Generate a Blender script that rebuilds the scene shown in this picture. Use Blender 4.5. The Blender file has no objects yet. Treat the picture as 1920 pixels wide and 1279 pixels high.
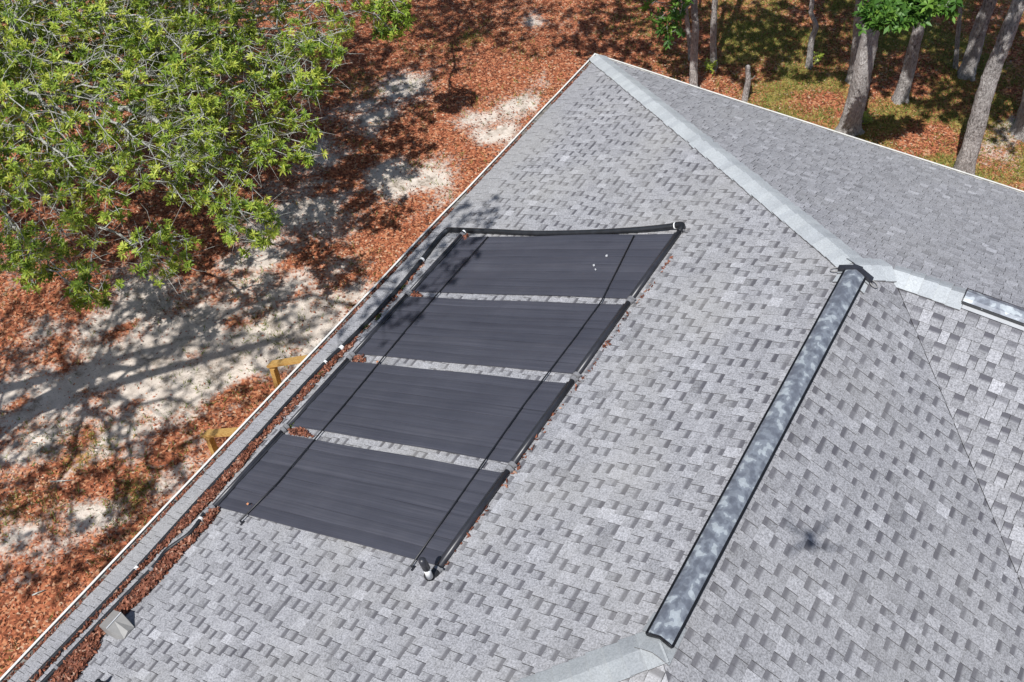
import bpy, math, random
import numpy as np
from mathutils import Matrix, Vector

rng = np.random.default_rng(7)
random.seed(7)
scene = bpy.context.scene
col = scene.collection

# ------------------------------------------------------------------ camera
S, E = 6.2, 2.75                      # roof half span (m), eave height (m)
SL = 0.489                            # roof slope rise / run
KH = math.hypot(1, SL)
CAM = np.array([7.095, -14.528, 13.344])
YAW, PIT, ROLL, FPX = -0.5518, 0.8522, -0.0163, 1933.21
FW = np.array([math.sin(YAW) * math.cos(PIT), math.cos(YAW) * math.cos(PIT), -math.sin(PIT)])
_r = np.array([math.cos(YAW), -math.sin(YAW), 0.0])
_u = np.cross(_r, FW)
RT = _r * math.cos(ROLL) + _u * math.sin(ROLL)
UP = -_r * math.sin(ROLL) + _u * math.cos(ROLL)
cam_data = bpy.data.cameras.new('camera')
cam = bpy.data.objects.new('camera', cam_data)
col.objects.link(cam)
cam.matrix_world = Matrix(((RT[0], UP[0], -FW[0], CAM[0]), (RT[1], UP[1], -FW[1], CAM[1]),
                           (RT[2], UP[2], -FW[2], CAM[2]), (0, 0, 0, 1)))
cam_data.sensor_width = 36
cam_data.lens = FPX / 1920 * 36
cam_data.clip_start = 0.05
cam_data.clip_end = 2000
scene.camera = cam

# ------------------------------------------------------------------ light
SUN_TRAVEL = Vector((-0.031, 0.554, -0.832)).normalized()
SUN_EL = math.asin(-SUN_TRAVEL.z)
SUN_AZ = math.atan2(-SUN_TRAVEL.x, -SUN_TRAVEL.y)     # clockwise from +Y
world = bpy.data.worlds.new('World')
scene.world = world
world.use_nodes = True
wn = world.node_tree.nodes
sky = wn.new('ShaderNodeTexSky')
sky.sky_type = 'NISHITA'
sky.sun_disc = False
sky.sun_elevation = SUN_EL
sky.sun_rotation = SUN_AZ
sky.air_density = 1.0
sky.dust_density = 1.0
wn['Background'].inputs['Strength'].default_value = 0.085
world.node_tree.links.new(sky.outputs[0], wn['Background'].inputs[0])
sd = bpy.data.lights.new('sun', 'SUN')
sd.energy = 5.0
sd.angle = math.radians(0.5)
sd.color = (1.0, 0.985, 0.955)
sun = bpy.data.objects.new('sun', sd)
col.objects.link(sun)
sun.rotation_euler = SUN_TRAVEL.to_track_quat('-Z', 'Y').to_euler()
sun.location = (0, -30, 40)
vs = scene.view_settings
vs.view_transform = 'Standard'
vs.look = 'None'
vs.exposure = 0.16
vs.gamma = 1.0
vs.use_curve_mapping = False
scene.cycles.max_bounces = 6
scene.cycles.transparent_max_bounces = 6

# ------------------------------------------------------------------ helpers
def ray(px, py):
    d = FW + (px - 960) / FPX * RT - (py - 639.5) / FPX * UP
    return d / np.linalg.norm(d)

def GP(px, py, z=0.0):
    d = ray(px, py)
    return CAM + d * (z - CAM[2]) / d[2]

def WP(px, py, h=0.0):
    """point of the west slope (raised h) seen at this place"""
    d = ray(px, py)
    t = (E + h + SL * CAM[0] - CAM[2]) / (d[2] - SL * d[0])
    return CAM + d * t

def VP(px, py, base):
    """point on the upright plane through base that faces the camera"""
    n = np.array([base[0] - CAM[0], base[1] - CAM[1], 0.0])
    d = ray(px, py)
    return CAM + d * (np.dot(np.asarray(base) - CAM, n) / np.dot(d, n))

def PX(P):
    d = np.asarray(P, float) - CAM
    z = d @ FW
    return np.stack([960 + FPX * (d @ RT) / z, 639.5 - FPX * (d @ UP) / z], -1)

def hsh(ix, iy, seed):
    n = (ix.astype(np.int64) * 374761393 + iy.astype(np.int64) * 668265263 + seed * 974711) & 0x7fffffff
    n = ((n ^ (n >> 13)) * 1274126177) & 0x7fffffff
    n = n ^ (n >> 16)
    return (n & 0xffff) / 65535.0

def vnoise(x, y, sc, seed=0, octv=3):
    x = np.asarray(x, float); y = np.asarray(y, float)
    out = 0; amp = 1; tot = 0
    for o in range(octv):
        X = x * sc + 100.3 * o; Y = y * sc + 57.1 * o
        ix = np.floor(X); iy = np.floor(Y); fx = X - ix; fy = Y - iy
        fx = fx * fx * (3 - 2 * fx); fy = fy * fy * (3 - 2 * fy)
        ix = ix.astype(np.int64); iy = iy.astype(np.int64)
        a = hsh(ix, iy, seed + o); b = hsh(ix + 1, iy, seed + o)
        c = hsh(ix, iy + 1, seed + o); d = hsh(ix + 1, iy + 1, seed + o)
        out = out + amp * ((a * (1 - fx) + b * fx) * (1 - fy) + (c * (1 - fx) + d * fx) * fy)
        tot += amp; amp *= 0.5; sc *= 2.0
    return out / tot

def add_obj(name, me, parent=None):
    o = bpy.data.objects.new(name, me)
    col.objects.link(o)
    if parent is not None:
        o.parent = parent
    return o

def tag(o, label=None, cat=None, group=None, kind=None):
    if label: o['label'] = label
    if cat: o['category'] = cat
    if group: o['group'] = group
    if kind: o['kind'] = kind
    return o

def empty(name, loc=(0, 0, 0)):
    o = bpy.data.objects.new(name, None)
    col.objects.link(o)
    o.location = loc
    o.empty_display_size = 0.2
    return o

def np_mesh(name, V, F, mat, tone=None, smooth=False, uv=None, low=None):
    """V (n,3), F (m,k) all with the same corner count"""
    me = bpy.data.meshes.new(name)
    V = np.ascontiguousarray(V, dtype=np.float32); F = np.ascontiguousarray(F, dtype=np.int32)
    m, k = F.shape
    me.vertices.add(len(V)); me.vertices.foreach_set('co', V.ravel())
    me.loops.add(m * k); me.loops.foreach_set('vertex_index', F.ravel())
    me.polygons.add(m); me.polygons.foreach_set('loop_start', np.arange(0, m * k, k, dtype=np.int32))
    try:
        me.polygons.foreach_set('loop_total', np.full(m, k, dtype=np.int32))
    except Exception:
        pass
    if tone is not None:
        a = me.attributes.new('tone', 'FLOAT', 'FACE')
        a.data.foreach_set('value', np.ascontiguousarray(tone, dtype=np.float32))
    me.update(calc_edges=True)
    me.validate()
    if smooth:
        me.polygons.foreach_set('use_smooth', np.ones(len(me.polygons), dtype=bool))
    me.materials.append(mat)
    return me

class MB:
    """mesh builder: boxes, tubes and free polygons in one mesh"""
    def __init__(s):
        s.v = []; s.f = []; s.at = {}
    def add(s, vs_, fs):
        o = len(s.v)
        s.v += [tuple(map(float, p)) for p in vs_]
        s.f += [tuple(i + o for i in f) for f in fs]
    def box(s, c, ax, ay, az):
        c = np.asarray(c, float); ax = np.asarray(ax, float); ay = np.asarray(ay, float); az = np.asarray(az, float)
        vs_ = [c + i * ax + j * ay + k * az for k in (-1, 1) for j in (-1, 1) for i in (-1, 1)]
        s.add(vs_, [(0, 2, 3, 1), (4, 5, 7, 6), (0, 1, 5, 4), (2, 6, 7, 3), (0, 4, 6, 2), (1, 3, 7, 5)])
    def tube(s, pts, rad, n=10, cap=True):
        pts = [np.asarray(p, float) for p in pts]
        if not hasattr(rad, '__len__'): rad = [rad] * len(pts)
        rings = []; prev = None
        for i, p in enumerate(pts):
            t = (pts[min(i + 1, len(pts) - 1)] - pts[max(i - 1, 0)])
            t = t / (np.linalg.norm(t) + 1e-9)
            if prev is None:
                a = np.cross(t, [0, 0, 1.0])
                if np.linalg.norm(a) < 1e-3: a = np.cross(t, [1.0, 0, 0])
            else:
                a = prev - t * np.dot(prev, t)
            a = a / np.linalg.norm(a); b = np.cross(t, a); prev = a
            rings.append([p + rad[i] * (math.cos(2 * math.pi * k / n) * a + math.sin(2 * math.pi * k / n) * b) for k in range(n)])
        vs_ = [q for r in rings for q in r]; fs = []
        for i in range(len(pts) - 1):
            for k in range(n):
                fs.append((i * n + k, i * n + (k + 1) % n, (i + 1) * n + (k + 1) % n, (i + 1) * n + k))
        if cap:
            fs.append(tuple(range(n))[::-1]); fs.append(tuple((len(pts) - 1) * n + k for k in range(n)))
        s.add(vs_, fs)
    def mesh(s, name, mat, smooth=False):
        me = bpy.data.meshes.new(name)
        me.from_pydata(s.v, [], s.f)
        me.update()
        if smooth:
            me.polygons.foreach_set('use_smooth', np.ones(len(me.polygons), dtype=bool))
        me.materials.append(mat)
        return me
    def build(s, name, mat, parent=None, smooth=False):
        return add_obj(name, s.mesh(name, mat, smooth), parent)

# ------------------------------------------------------------------ materials
def new_mat(name):
    m = bpy.data.materials.new(name)
    m.use_nodes = True
    nt = m.node_tree
    return m, nt, nt.nodes['Principled BSDF']

def N(nt, typ, **kw):
    n = nt.nodes.new(typ)
    for k, v in kw.items():
        if k in ('operation', 'blend_type', 'data_type', 'attribute_name', 'feature', 'interpolation_type', 'noise_dimensions', 'wave_type', 'bands_direction', 'distance', 'clamp'):
            setattr(n, k, v)
        else:
            n.inputs[k].default_value = v
    return n

def ramp(nt, fac, stops):
    r = nt.nodes.new('ShaderNodeValToRGB')
    el = r.color_ramp.elements
    while len(el) < len(stops): el.new(0.5)
    for e, (p_, c) in zip(el, stops):
        e.position = p_
        e.color = (c[0], c[1], c[2], 1) if hasattr(c, '__len__') else (c, c, c, 1)
    nt.links.new(fac, r.inputs[0])
    return r.outputs[0]

def math_n(nt, op, a, b=None, c=None, clamp=False):
    n = nt.nodes.new('ShaderNodeMath'); n.operation = op; n.use_clamp = clamp
    for i, v in enumerate((a, b, c)):
        if v is None: continue
        if isinstance(v, (int, float)): n.inputs[i].default_value = v
        else: nt.links.new(v, n.inputs[i])
    return n.outputs[0]

def mix_c(nt, fac, a, b, blend='MIX'):
    n = nt.nodes.new('ShaderNodeMix'); n.data_type = 'RGBA'; n.blend_type = blend
    for sock, v in ((n.inputs['Factor'], fac), (n.inputs[6], a), (n.inputs[7], b)):
        if isinstance(v, (int, float)): sock.default_value = v
        elif isinstance(v, (tuple, list)): sock.default_value = (v[0], v[1], v[2], 1)
        else: nt.links.new(v, sock)
    return n.outputs[2]

def noise(nt, scale, detail=3, rough=0.55, vec=None, dist=0.0):
    n = nt.nodes.new('ShaderNodeTexNoise')
    n.inputs['Scale'].default_value = scale; n.inputs['Detail'].default_value = detail
    n.inputs['Roughness'].default_value = rough; n.inputs['Distortion'].default_value = dist
    if vec is not None: nt.links.new(vec, n.inputs['Vector'])
    return n.outputs['Fac']

def geo_pos(nt):
    return nt.nodes.new('ShaderNodeNewGeometry').outputs['Position']

def scaled(nt, vec, sx, sy, sz):
    n = nt.nodes.new('ShaderNodeVectorMath'); n.operation = 'MULTIPLY'
    nt.links.new(vec, n.inputs[0]); n.inputs[1].default_value = (sx, sy, sz)
    return n.outputs[0]

def bump(nt, height, bsdf, strength=0.3, dist=0.01):
    b = nt.nodes.new('ShaderNodeBump')
    b.inputs['Strength'].default_value = strength; b.inputs['Distance'].default_value = dist
    nt.links.new(height, b.inputs['Height']); nt.links.new(b.outputs[0], bsdf.inputs['Normal'])

def attr(nt, name):
    n = nt.nodes.new('ShaderNodeAttribute'); n.attribute_name = name
    return n

def simple(name, c, rough=0.6, metal=0.0, var=0.12, scale=12, bmp=0.0, spec=0.5):
    m, nt, b = new_mat(name)
    P = geo_pos(nt)
    n1 = noise(nt, scale, 4, 0.6, P)
    lo = tuple(x * (1 - var) for x in c); hi = tuple(min(1, x * (1 + var)) for x in c)
    nt.links.new(ramp(nt, n1, [(0.3, lo), (0.7, hi)]), b.inputs['Base Color'])
    b.inputs['Roughness'].default_value = rough; b.inputs['Metallic'].default_value = metal
    b.inputs['Specular IOR Level'].default_value = spec
    if bmp: bump(nt, n1, b, bmp, 0.01)
    return m

def shingle_material(name, band, tint=(0.985, 0.985, 1.045), warm=0.35, gain=1.0):
    m, nt, b = new_mat(name)
    P = geo_pos(nt)
    tone = attr(nt, 'tone').outputs['Fac']
    low = attr(nt, 'low').outputs['Fac']
    vpos = attr(nt, 'vpos').outputs['Fac']
    oi = nt.nodes.new('ShaderNodeObjectInfo')
    sep = nt.nodes.new('ShaderNodeSeparateColor'); nt.links.new(oi.outputs['Color'], sep.inputs[0])
    t = math_n(nt, 'ADD', tone, sep.outputs[0])
    base = ramp(nt, t, [(0.0, 0.20 * gain), (0.35, 0.295 * gain), (0.65, 0.345 * gain), (1.0, 0.475 * gain)])
    gran = noise(nt, 62, 3, 0.8, P)
    blot = noise(nt, 26, 3, 0.6, P)
    big = noise(nt, 0.55, 4, 0.6, P)
    g2 = ramp(nt, gran, [(0.30, 0.42), (0.5, 1.0), (0.70, 1.52)])
    c = mix_c(nt, 1.0, base, g2, 'MULTIPLY')
    c = mix_c(nt, 1.0, c, ramp(nt, blot, [(0.3, 0.88), (0.7, 1.1)]), 'MULTIPLY')
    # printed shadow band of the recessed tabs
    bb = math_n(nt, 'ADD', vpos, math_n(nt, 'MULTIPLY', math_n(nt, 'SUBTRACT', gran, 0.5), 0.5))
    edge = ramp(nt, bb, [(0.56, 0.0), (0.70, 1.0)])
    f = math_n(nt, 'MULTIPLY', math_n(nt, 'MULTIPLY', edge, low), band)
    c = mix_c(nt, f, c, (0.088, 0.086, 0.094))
    c = mix_c(nt, 1.0, c, tint, 'MULTIPLY')
    c = mix_c(nt, math_n(nt, 'MULTIPLY', ramp(nt, big, [(0.45, 0.0), (0.75, 1.0)]), warm), c, (0.40, 0.385, 0.35))
    nt.links.new(c, b.inputs['Base Color'])
    b.inputs['Roughness'].default_value = 0.93
    b.inputs['Specular IOR Level'].default_value = 0.25
    bump(nt, gran, b, 0.35, 0.004)
    return m

M = {}
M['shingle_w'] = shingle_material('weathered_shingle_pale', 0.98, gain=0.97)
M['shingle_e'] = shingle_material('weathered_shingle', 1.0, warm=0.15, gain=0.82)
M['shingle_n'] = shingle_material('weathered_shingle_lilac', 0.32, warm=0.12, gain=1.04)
M['underlay'] = simple('underlay_black', (0.045, 0.044, 0.046), 0.95, var=0.3, scale=30, spec=0.2)
M['asphalt'] = simple('asphalt_base', (0.12, 0.117, 0.12), 0.95, var=0.3, scale=30, spec=0.2)
for cap_name, cap_gain in (('cap', 0.98), ('cap_grey', .72)):
    m, nt, b = new_mat('shingle_' + cap_name); P = geo_pos(nt)
    oi = nt.nodes.new('ShaderNodeObjectInfo')
    c = ramp(nt, oi.outputs['Random'], [(p_, tuple(cap_gain * v_ for v_ in q_)) for p_, q_ in ((0.0, (0.36, 0.38, 0.40)), (0.5, (0.40, 0.423, 0.44)), (1.0, (0.435, 0.458, 0.472)))])
    c = mix_c(nt, 1.0, c, ramp(nt, noise(nt, 62, 3, 0.75, P), [(0.3, 0.80), (0.7, 1.18)]), 'MULTIPLY')
    c = mix_c(nt, 1.0, c, ramp(nt, noise(nt, 4, 4, 0.6, P), [(0.3, 0.9), (0.7, 1.06)]), 'MULTIPLY')
    nt.links.new(c, b.inputs['Base Color']); b.inputs['Roughness'].default_value = 0.95; b.inputs['Specular IOR Level'].default_value = 0.2
    M[cap_name] = m
M['black'] = simple('black_plastic', (0.012, 0.013, 0.016), 0.42, var=0.3)
M['pipe'] = simple('black_pipe', (0.016, 0.018, 0.022), 0.5, var=0.35, scale=9)
M['pvc'] = simple('white_pvc', (0.75, 0.76, 0.76), 0.4, var=0.05)
M['grey_plastic'] = simple('grey_clamp', (0.20, 0.20, 0.21), 0.5)
M['gutter'] = simple('white_gutter_paint', (0.66, 0.65, 0.62), 0.5, var=0.12, scale=7)
M['gutter_in'] = simple('gutter_dirt', (0.17, 0.155, 0.14), 0.95, var=0.5, scale=15)
M['wall'] = simple('painted_siding', (0.58, 0.57, 0.53), 0.8, var=0.05)
M['vent_grey'] = simple('grey_vent_paint', (0.25, 0.245, 0.237), 0.62, var=0.08, scale=20)
M['flash'] = simple('pale_flashing', (0.52, 0.53, 0.55), 0.7, var=0.08)
M['flange'] = simple('grey_flange', (0.36, 0.37, 0.385), 0.7, var=0.1)
M['drone'] = simple('drone_grey', (0.12, 0.12, 0.13), 0.5)
M['moss'] = simple('moss', (0.055, 0.075, 0.012), 1.0, var=0.5, scale=60, bmp=0.6)

# galvanised ridge vent metal
m, nt, b = new_mat('galvanised_metal'); P = geo_pos(nt)
n1 = noise(nt, 11.0, 2, 0.45, P, 0.1); n2 = noise(nt, 30, 3, 0.6, P)
c = ramp(nt, n1, [(0.34, (0.125, 0.138, 0.168)), (0.465, (0.155, 0.172, 0.205)), (0.475, (0.195, 0.215, 0.25)), (0.582, (0.215, 0.237, 0.272)), (0.590, (0.35, 0.385, 0.415)), (0.8, (0.40, 0.435, 0.46))])
c = mix_c(nt, 1.0, c, ramp(nt, n2, [(0.3, 0.82), (0.7, 1.12)]), 'MULTIPLY')
nt.links.new(c, b.inputs['Base Color']); b.inputs['Roughness'].default_value = 0.55; b.inputs['Metallic'].default_value = 0.15
M['galv'] = m

# solar mat
m, nt, b = new_mat('solar_mat'); P = geo_pos(nt)
tone = attr(nt, 'tone').outputs['Fac']
oi = nt.nodes.new('ShaderNodeObjectInfo')
str_ = noise(nt, 1.0, 4, 0.6, scaled(nt, P, 0.5, 38, 0.5))
dust = noise(nt, 2.2, 4, 0.6, P)
fine = noise(nt, 1.0, 2, 0.5, scaled(nt, P, 1.0, 150, 1.0))
v = math_n(nt, 'ADD', math_n(nt, 'MULTIPLY', str_, 0.55), math_n(nt, 'MULTIPLY', oi.outputs['Random'], 0.16))
v = math_n(nt, 'ADD', v, math_n(nt, 'MULTIPLY', dust, 0.35))
c = ramp(nt, v, [(0.30, (0.040, 0.042, 0.058)), (0.55, (0.057, 0.059, 0.077)), (0.80, (0.083, 0.084, 0.104))])
c = mix_c(nt, 1.0, c, ramp(nt, fine, [(0.3, 0.84), (0.7, 1.1)]), 'MULTIPLY')
nt.links.new(c, b.inputs['Base Color']); b.inputs['Roughness'].default_value = 0.62
b.inputs['Specular IOR Level'].default_value = 0.4
bump(nt, fine, b, 0.25, 0.004)
M['mat'] = m
M['header'] = simple('header_pipe_plastic', (0.028, 0.029, 0.036), 0.38, var=0.25, scale=8)

# bark
def bark(name, lo, mid, hi, sc=9.0):
    m, nt, b = new_mat(name); P = geo_pos(nt)
    n1 = noise(nt, sc, 5, 0.65, scaled(nt, P, 1, 1, 0.45)); n2 = noise(nt, 2.0, 3, 0.6, P)
    v = math_n(nt, 'ADD', math_n(nt, 'MULTIPLY', n1, 0.75), math_n(nt, 'MULTIPLY', n2, 0.3))
    nt.links.new(ramp(nt, v, [(0.36, lo), (0.52, mid), (0.68, hi)]), b.inputs['Base Color'])
    b.inputs['Roughness'].default_value = 0.95; b.inputs['Specular IOR Level'].default_value = 0.2
    bump(nt, n1, b, 1.0, 0.05)
    return m
M['bark'] = bark('grey_bark', (0.10, 0.09, 0.082), (0.37, 0.34, 0.325), (0.58, 0.55, 0.525), 34)
M['lichen'] = bark('lichen_twig', (0.22, 0.215, 0.19), (0.42, 0.42, 0.385), (0.62, 0.62, 0.58), 22)

def leaf_mat(name, stops, transl=0.35, rough=0.45):
    m, nt, b = new_mat(name)
    tone = attr(nt, 'tone').outputs['Fac']
    c = ramp(nt, tone, stops)
    nt.links.new(c, b.inputs['Base Color']); b.inputs['Roughness'].default_value = rough
    b.inputs['Specular IOR Level'].default_value = 0.35
    if transl:
        tr = nt.nodes.new('ShaderNodeBsdfTranslucent'); nt.links.new(c, tr.inputs[0])
        mx = nt.nodes.new('ShaderNodeMixShader'); mx.inputs[0].default_value = transl
        out = nt.nodes['Material Output']
        nt.links.new(b.outputs[0], mx.inputs[1]); nt.links.new(tr.outputs[0], mx.inputs[2]); nt.links.new(mx.outputs[0], out.inputs[0])
    return m
M['leaf'] = leaf_mat('oak_leaf', [(0.0, (0.045, 0.10, 0.018)), (0.35, (0.15, 0.245, 0.03)), (0.6, (0.27, 0.375, 0.045)), (1.0, (0.50, 0.54, 0.09))], 0.3)
M['leaf_dark'] = leaf_mat('broad_leaf', [(0.0, (0.03, 0.09, 0.018)), (0.5, (0.09, 0.20, 0.034)), (1.0, (0.20, 0.34, 0.055))], 0.3)
M['litter'] = leaf_mat('dead_leaf', [(0.0, (0.08, 0.03, 0.018)), (0.3, (0.25, 0.075, 0.036)), (0.6, (0.44, 0.145, 0.068)), (0.85, (0.55, 0.25, 0.125)), (1.0, (0.60, 0.44, 0.30))], 0.1, 0.7)
M['litter_old'] = leaf_mat('dead_leaf_old', [(0.0, (0.055, 0.022, 0.016)), (0.4, (0.17, 0.060, 0.036)), (0.75, (0.31, 0.115, 0.065)), (1.0, (0.46, 0.29, 0.21))], 0.1, 0.75)
M['grass'] = leaf_mat('grass_blade', [(0.0, (0.09, 0.13, 0.025)), (0.6, (0.22, 0.27, 0.045)), (1.0, (0.42, 0.39, 0.13))], 0.3, 0.6)

# lumber
m, nt, b = new_mat('yellow_lumber'); P = geo_pos(nt)
n1 = noise(nt, 6, 4, 0.6, scaled(nt, P, 1, 6, 6)); 
nt.links.new(ramp(nt, n1, [(0.3, (0.36, 0.19, 0.05)), (0.55, (0.50, 0.30, 0.09)), (0.75, (0.58, 0.40, 0.16))]), b.inputs['Base Color'])
b.inputs['Roughness'].default_value = 0.7
M['lumber'] = m

# ground
m, nt, b = new_mat('sandy_ground'); P = geo_pos(nt)
lit = attr(nt, 'litter').outputs['Fac']; gra = attr(nt, 'grass').outputs['Fac']
vor = nt.nodes.new('ShaderNodeTexVoronoi'); vor.inputs['Scale'].default_value = 26; nt.links.new(P, vor.inputs['Vector'])
sepv = nt.nodes.new('ShaderNodeSeparateColor'); nt.links.new(vor.outputs['Color'], sepv.inputs[0])
nf = noise(nt, 14, 4, 0.7, P); nm = noise(nt, 3.0, 4, 0.65, P); ng = noise(nt, 55, 3, 0.7, P)
leafc = ramp(nt, sepv.outputs[0], [(0.0, (0.085, 0.034, 0.02)), (0.3, (0.24, 0.08, 0.042)), (0.65, (0.41, 0.14, 0.07)), (0.9, (0.50, 0.23, 0.12)), (1.0, (0.52, 0.36, 0.25))])
leafc = mix_c(nt, 1.0, leafc, ramp(nt, nf, [(0.3, 0.6), (0.7, 1.2)]), 'MULTIPLY')
sandc = ramp(nt, nm, [(0.3, (0.46, 0.395, 0.34)), (0.5, (0.60, 0.525, 0.455)), (0.75, (0.68, 0.605, 0.535))])
sandc = mix_c(nt, 1.0, sandc, ramp(nt, ng, [(0.3, 0.84), (0.7, 1.1)]), 'MULTIPLY')
spk = math_n(nt, 'MULTIPLY', ramp(nt, noise(nt, 21, 3, 0.7, P), [(0.60, 0.0), (0.68, 1.0)]), 0.75)
sandc = mix_c(nt, spk, sandc, (0.13, 0.085, 0.055))
grassc = ramp(nt, sepv.outputs[1], [(0.0, (0.09, 0.10, 0.022)), (0.5, (0.19, 0.205, 0.042)), (1.0, (0.33, 0.29, 0.09))])
grassc = mix_c(nt, 1.0, grassc, ramp(nt, nf, [(0.3, 0.6), (0.7, 1.3)]), 'MULTIPLY')
hum = math_n(nt, 'MULTIPLY', ramp(nt, noise(nt, 1.9, 5, 0.7, P, 0.4), [(0.50, 0.0), (0.63, 1.0)]), ramp(nt, nf, [(0.35, 0.15), (0.6, 0.85)]))
sandc = mix_c(nt, hum, sandc, ramp(nt, ng, [(0.35, (0.085, 0.065, 0.045)), (0.65, (0.25, 0.20, 0.15))]))
lf = math_n(nt, 'ADD', lit, math_n(nt, 'MULTIPLY', math_n(nt, 'SUBTRACT', nf, 0.5), 1.3))
c = mix_c(nt, ramp(nt, lf, [(0.32, 0.0), (0.78, 1.0)]), sandc, leafc)
gf = math_n(nt, 'ADD', gra, math_n(nt, 'MULTIPLY', math_n(nt, 'SUBTRACT', nf, 0.5), 1.5))
c = mix_c(nt, math_n(nt, 'MULTIPLY', ramp(nt, gf, [(0.40, 0.0), (0.8, 1.0)]), 0.75), c, grassc)
nt.links.new(c, b.inputs['Base Color']); b.inputs['Roughness'].default_value = 1.0
b.inputs['Specular IOR Level'].default_value = 0.1
bump(nt, nf, b, 0.5, 0.03)
M['ground'] = m

# ------------------------------------------------------------------ ground
SAND = [(300, 630, 1.1, 1), (200, 690, 1.0, 1), (110, 740, .9, 1), (60, 800, .8, .9), (420, 600, .8, 1), (500, 555, .8, .8), (570, 590, .7, .8), (440, 670, .8, .9),
        (330, 720, .9, .9), (540, 650, .7, .9), (220, 790, .7, .7), (430, 770, .5, .5), (330, 880, .4, .45), (130, 840, .5, .4), (60, 1010, .45, .55), (165, 960, .4, .5),
        (820, 320, .5, .75), (740, 325, .5, .7), (600, 295, .5, .8), (700, 225, .5, .7), (765, 165, .45, .6), (965, 190, .45, .5), (900, 225, .4, .55), (935, 255, .35, .6),
        (580, 380, .6, .8), (480, 480, .7, .6), (1010, 150, .3, .35), (1870, 275, .4, .45), (1890, 240, .4, .5), (1000, 35, .3, .4), (380, 700, .8, .8), (80, 640, .5, .5), (260, 600, .6, .8), (640, 470, .5, .5), (670, 560, .5, .4)]
GRASS = [(1500, 190, 2.0, .80), (1620, 260, 1.9, .76), (1760, 300, 2.0, .78), (1900, 340, 1.8, .9), (1700, 60, 2.6, .85), (1450, 60, 2.3, .9), (1560, 0, 2.0, .8), (1450, 170, .7, .62), (1560, 210, .6, .55), (1640, 240, .6, .5), (1740, 270, .8, .7), (1850, 320, .9, .9), (1900, 350, .8, .9), (1500, 140, .6, .6), (1440, 60, 1.0, .7), (1540, 40, 1.0, .7),
         (1660, 110, 1.0, .7), (1760, 80, 1.2, .5), (1350, 170, .6, .6), (860, 80, .6, .6), (700, 150, .5, .4), (950, 110, .5, .4), (560, 620, .4, .4), (250, 1000, .5, .4), (60, 960, .5, .6), (160, 860, .6, .5),
         (420, 530, .4, .5), (330, 760, .4, .4), (230, 930, .5, .5), (500, 600, .4, .3), (780, 70, .5, .4), (480, 760, .4, .4), (380, 790, .4, .4), (1880, 200, .8, .6)]
def blobs(lst, x, y):
    o = np.zeros_like(x)
    for px, py, r, st in lst:
        g = GP(px, py)
        o = np.maximum(o, st * np.exp(-((x - g[0]) ** 2 + (y - g[1]) ** 2) / (r * r) * 0.62))
    return o
def litter_map(x, y):
    x = np.asarray(x, float); y = np.asarray(y, float)
    s = blobs(SAND, x, y)
    n = vnoise(x, y, 0.9, 3, 4)
    n2 = vnoise(x * 1.6 - y * .5, y * .8 + x * .3, 2.2, 41, 4)
    return np.clip(0.97 - 1.14 * s + 1.5 * (n - 0.50) * (0.4 + s) + 1.9 * (n2 - .49) * (.25 + s), 0, 1)
def grass_map(x, y):
    x = np.asarray(x, float); y = np.asarray(y, float)
    g = blobs(GRASS, x, y)
    n = vnoise(x, y, 1.3, 11, 4)
    return np.clip(0.9 * g + 1.9 * (n - 0.55) * (0.25 + g), 0, 1)
def gz(x, y):
    return 0.10 * (vnoise(x, y, 0.5, 21, 3) - 0.5)

def axis(lo, hi, step, far):
    a = list(np.arange(lo, hi + 1e-6, step)); st = step; v = hi
    while v < far: st *= 1.35; v += st; a.append(v)
    st = step; v = lo
    while v > -far: st *= 1.35; v -= st; a.insert(0, v)
    return np.array(a)
gx = axis(-18, 12, 0.13, 600); gy = axis(-16, 15, 0.13, 600)
GX, GY = np.meshgrid(gx, gy)
gv = np.stack([GX.ravel(), GY.ravel(), gz(GX, GY).ravel()], 1)
nx, ny = len(gx), len(gy)
I = np.arange(nx * ny).reshape(ny, nx)
gf_ = np.stack([I[:-1, :-1].ravel(), I[:-1, 1:].ravel(), I[1:, 1:].ravel(), I[1:, :-1].ravel()], 1)
gm = np_mesh('ground', gv, gf_, M['ground'], smooth=True)
for nm_, arr in (('litter', litter_map(GX, GY)), ('grass', grass_map(GX, GY))):
    a = gm.attributes.new(nm_, 'FLOAT', 'POINT'); a.data.foreach_set('value', arr.ravel().astype(np.float32))
tag(add_obj('ground', gm), kind='structure')

# ------------------------------------------------------------------ house
B0 = 0.9557 * S                       # ridge B half span
RL = 1.7741 * S                       # end of ridge A (distance south of the corner)
X1 = 22.0
house = empty('house', (6.2, -8.0, 0))
HINV = Matrix.Translation(-house.location)
tag(house, 'single storey house with grey shingled hip roof seen from above', 'house')
def hpart(o):
    """parent to the house, keep world coordinates"""
    o.parent = house; o.matrix_parent_inverse = HINV
    return o

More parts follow.
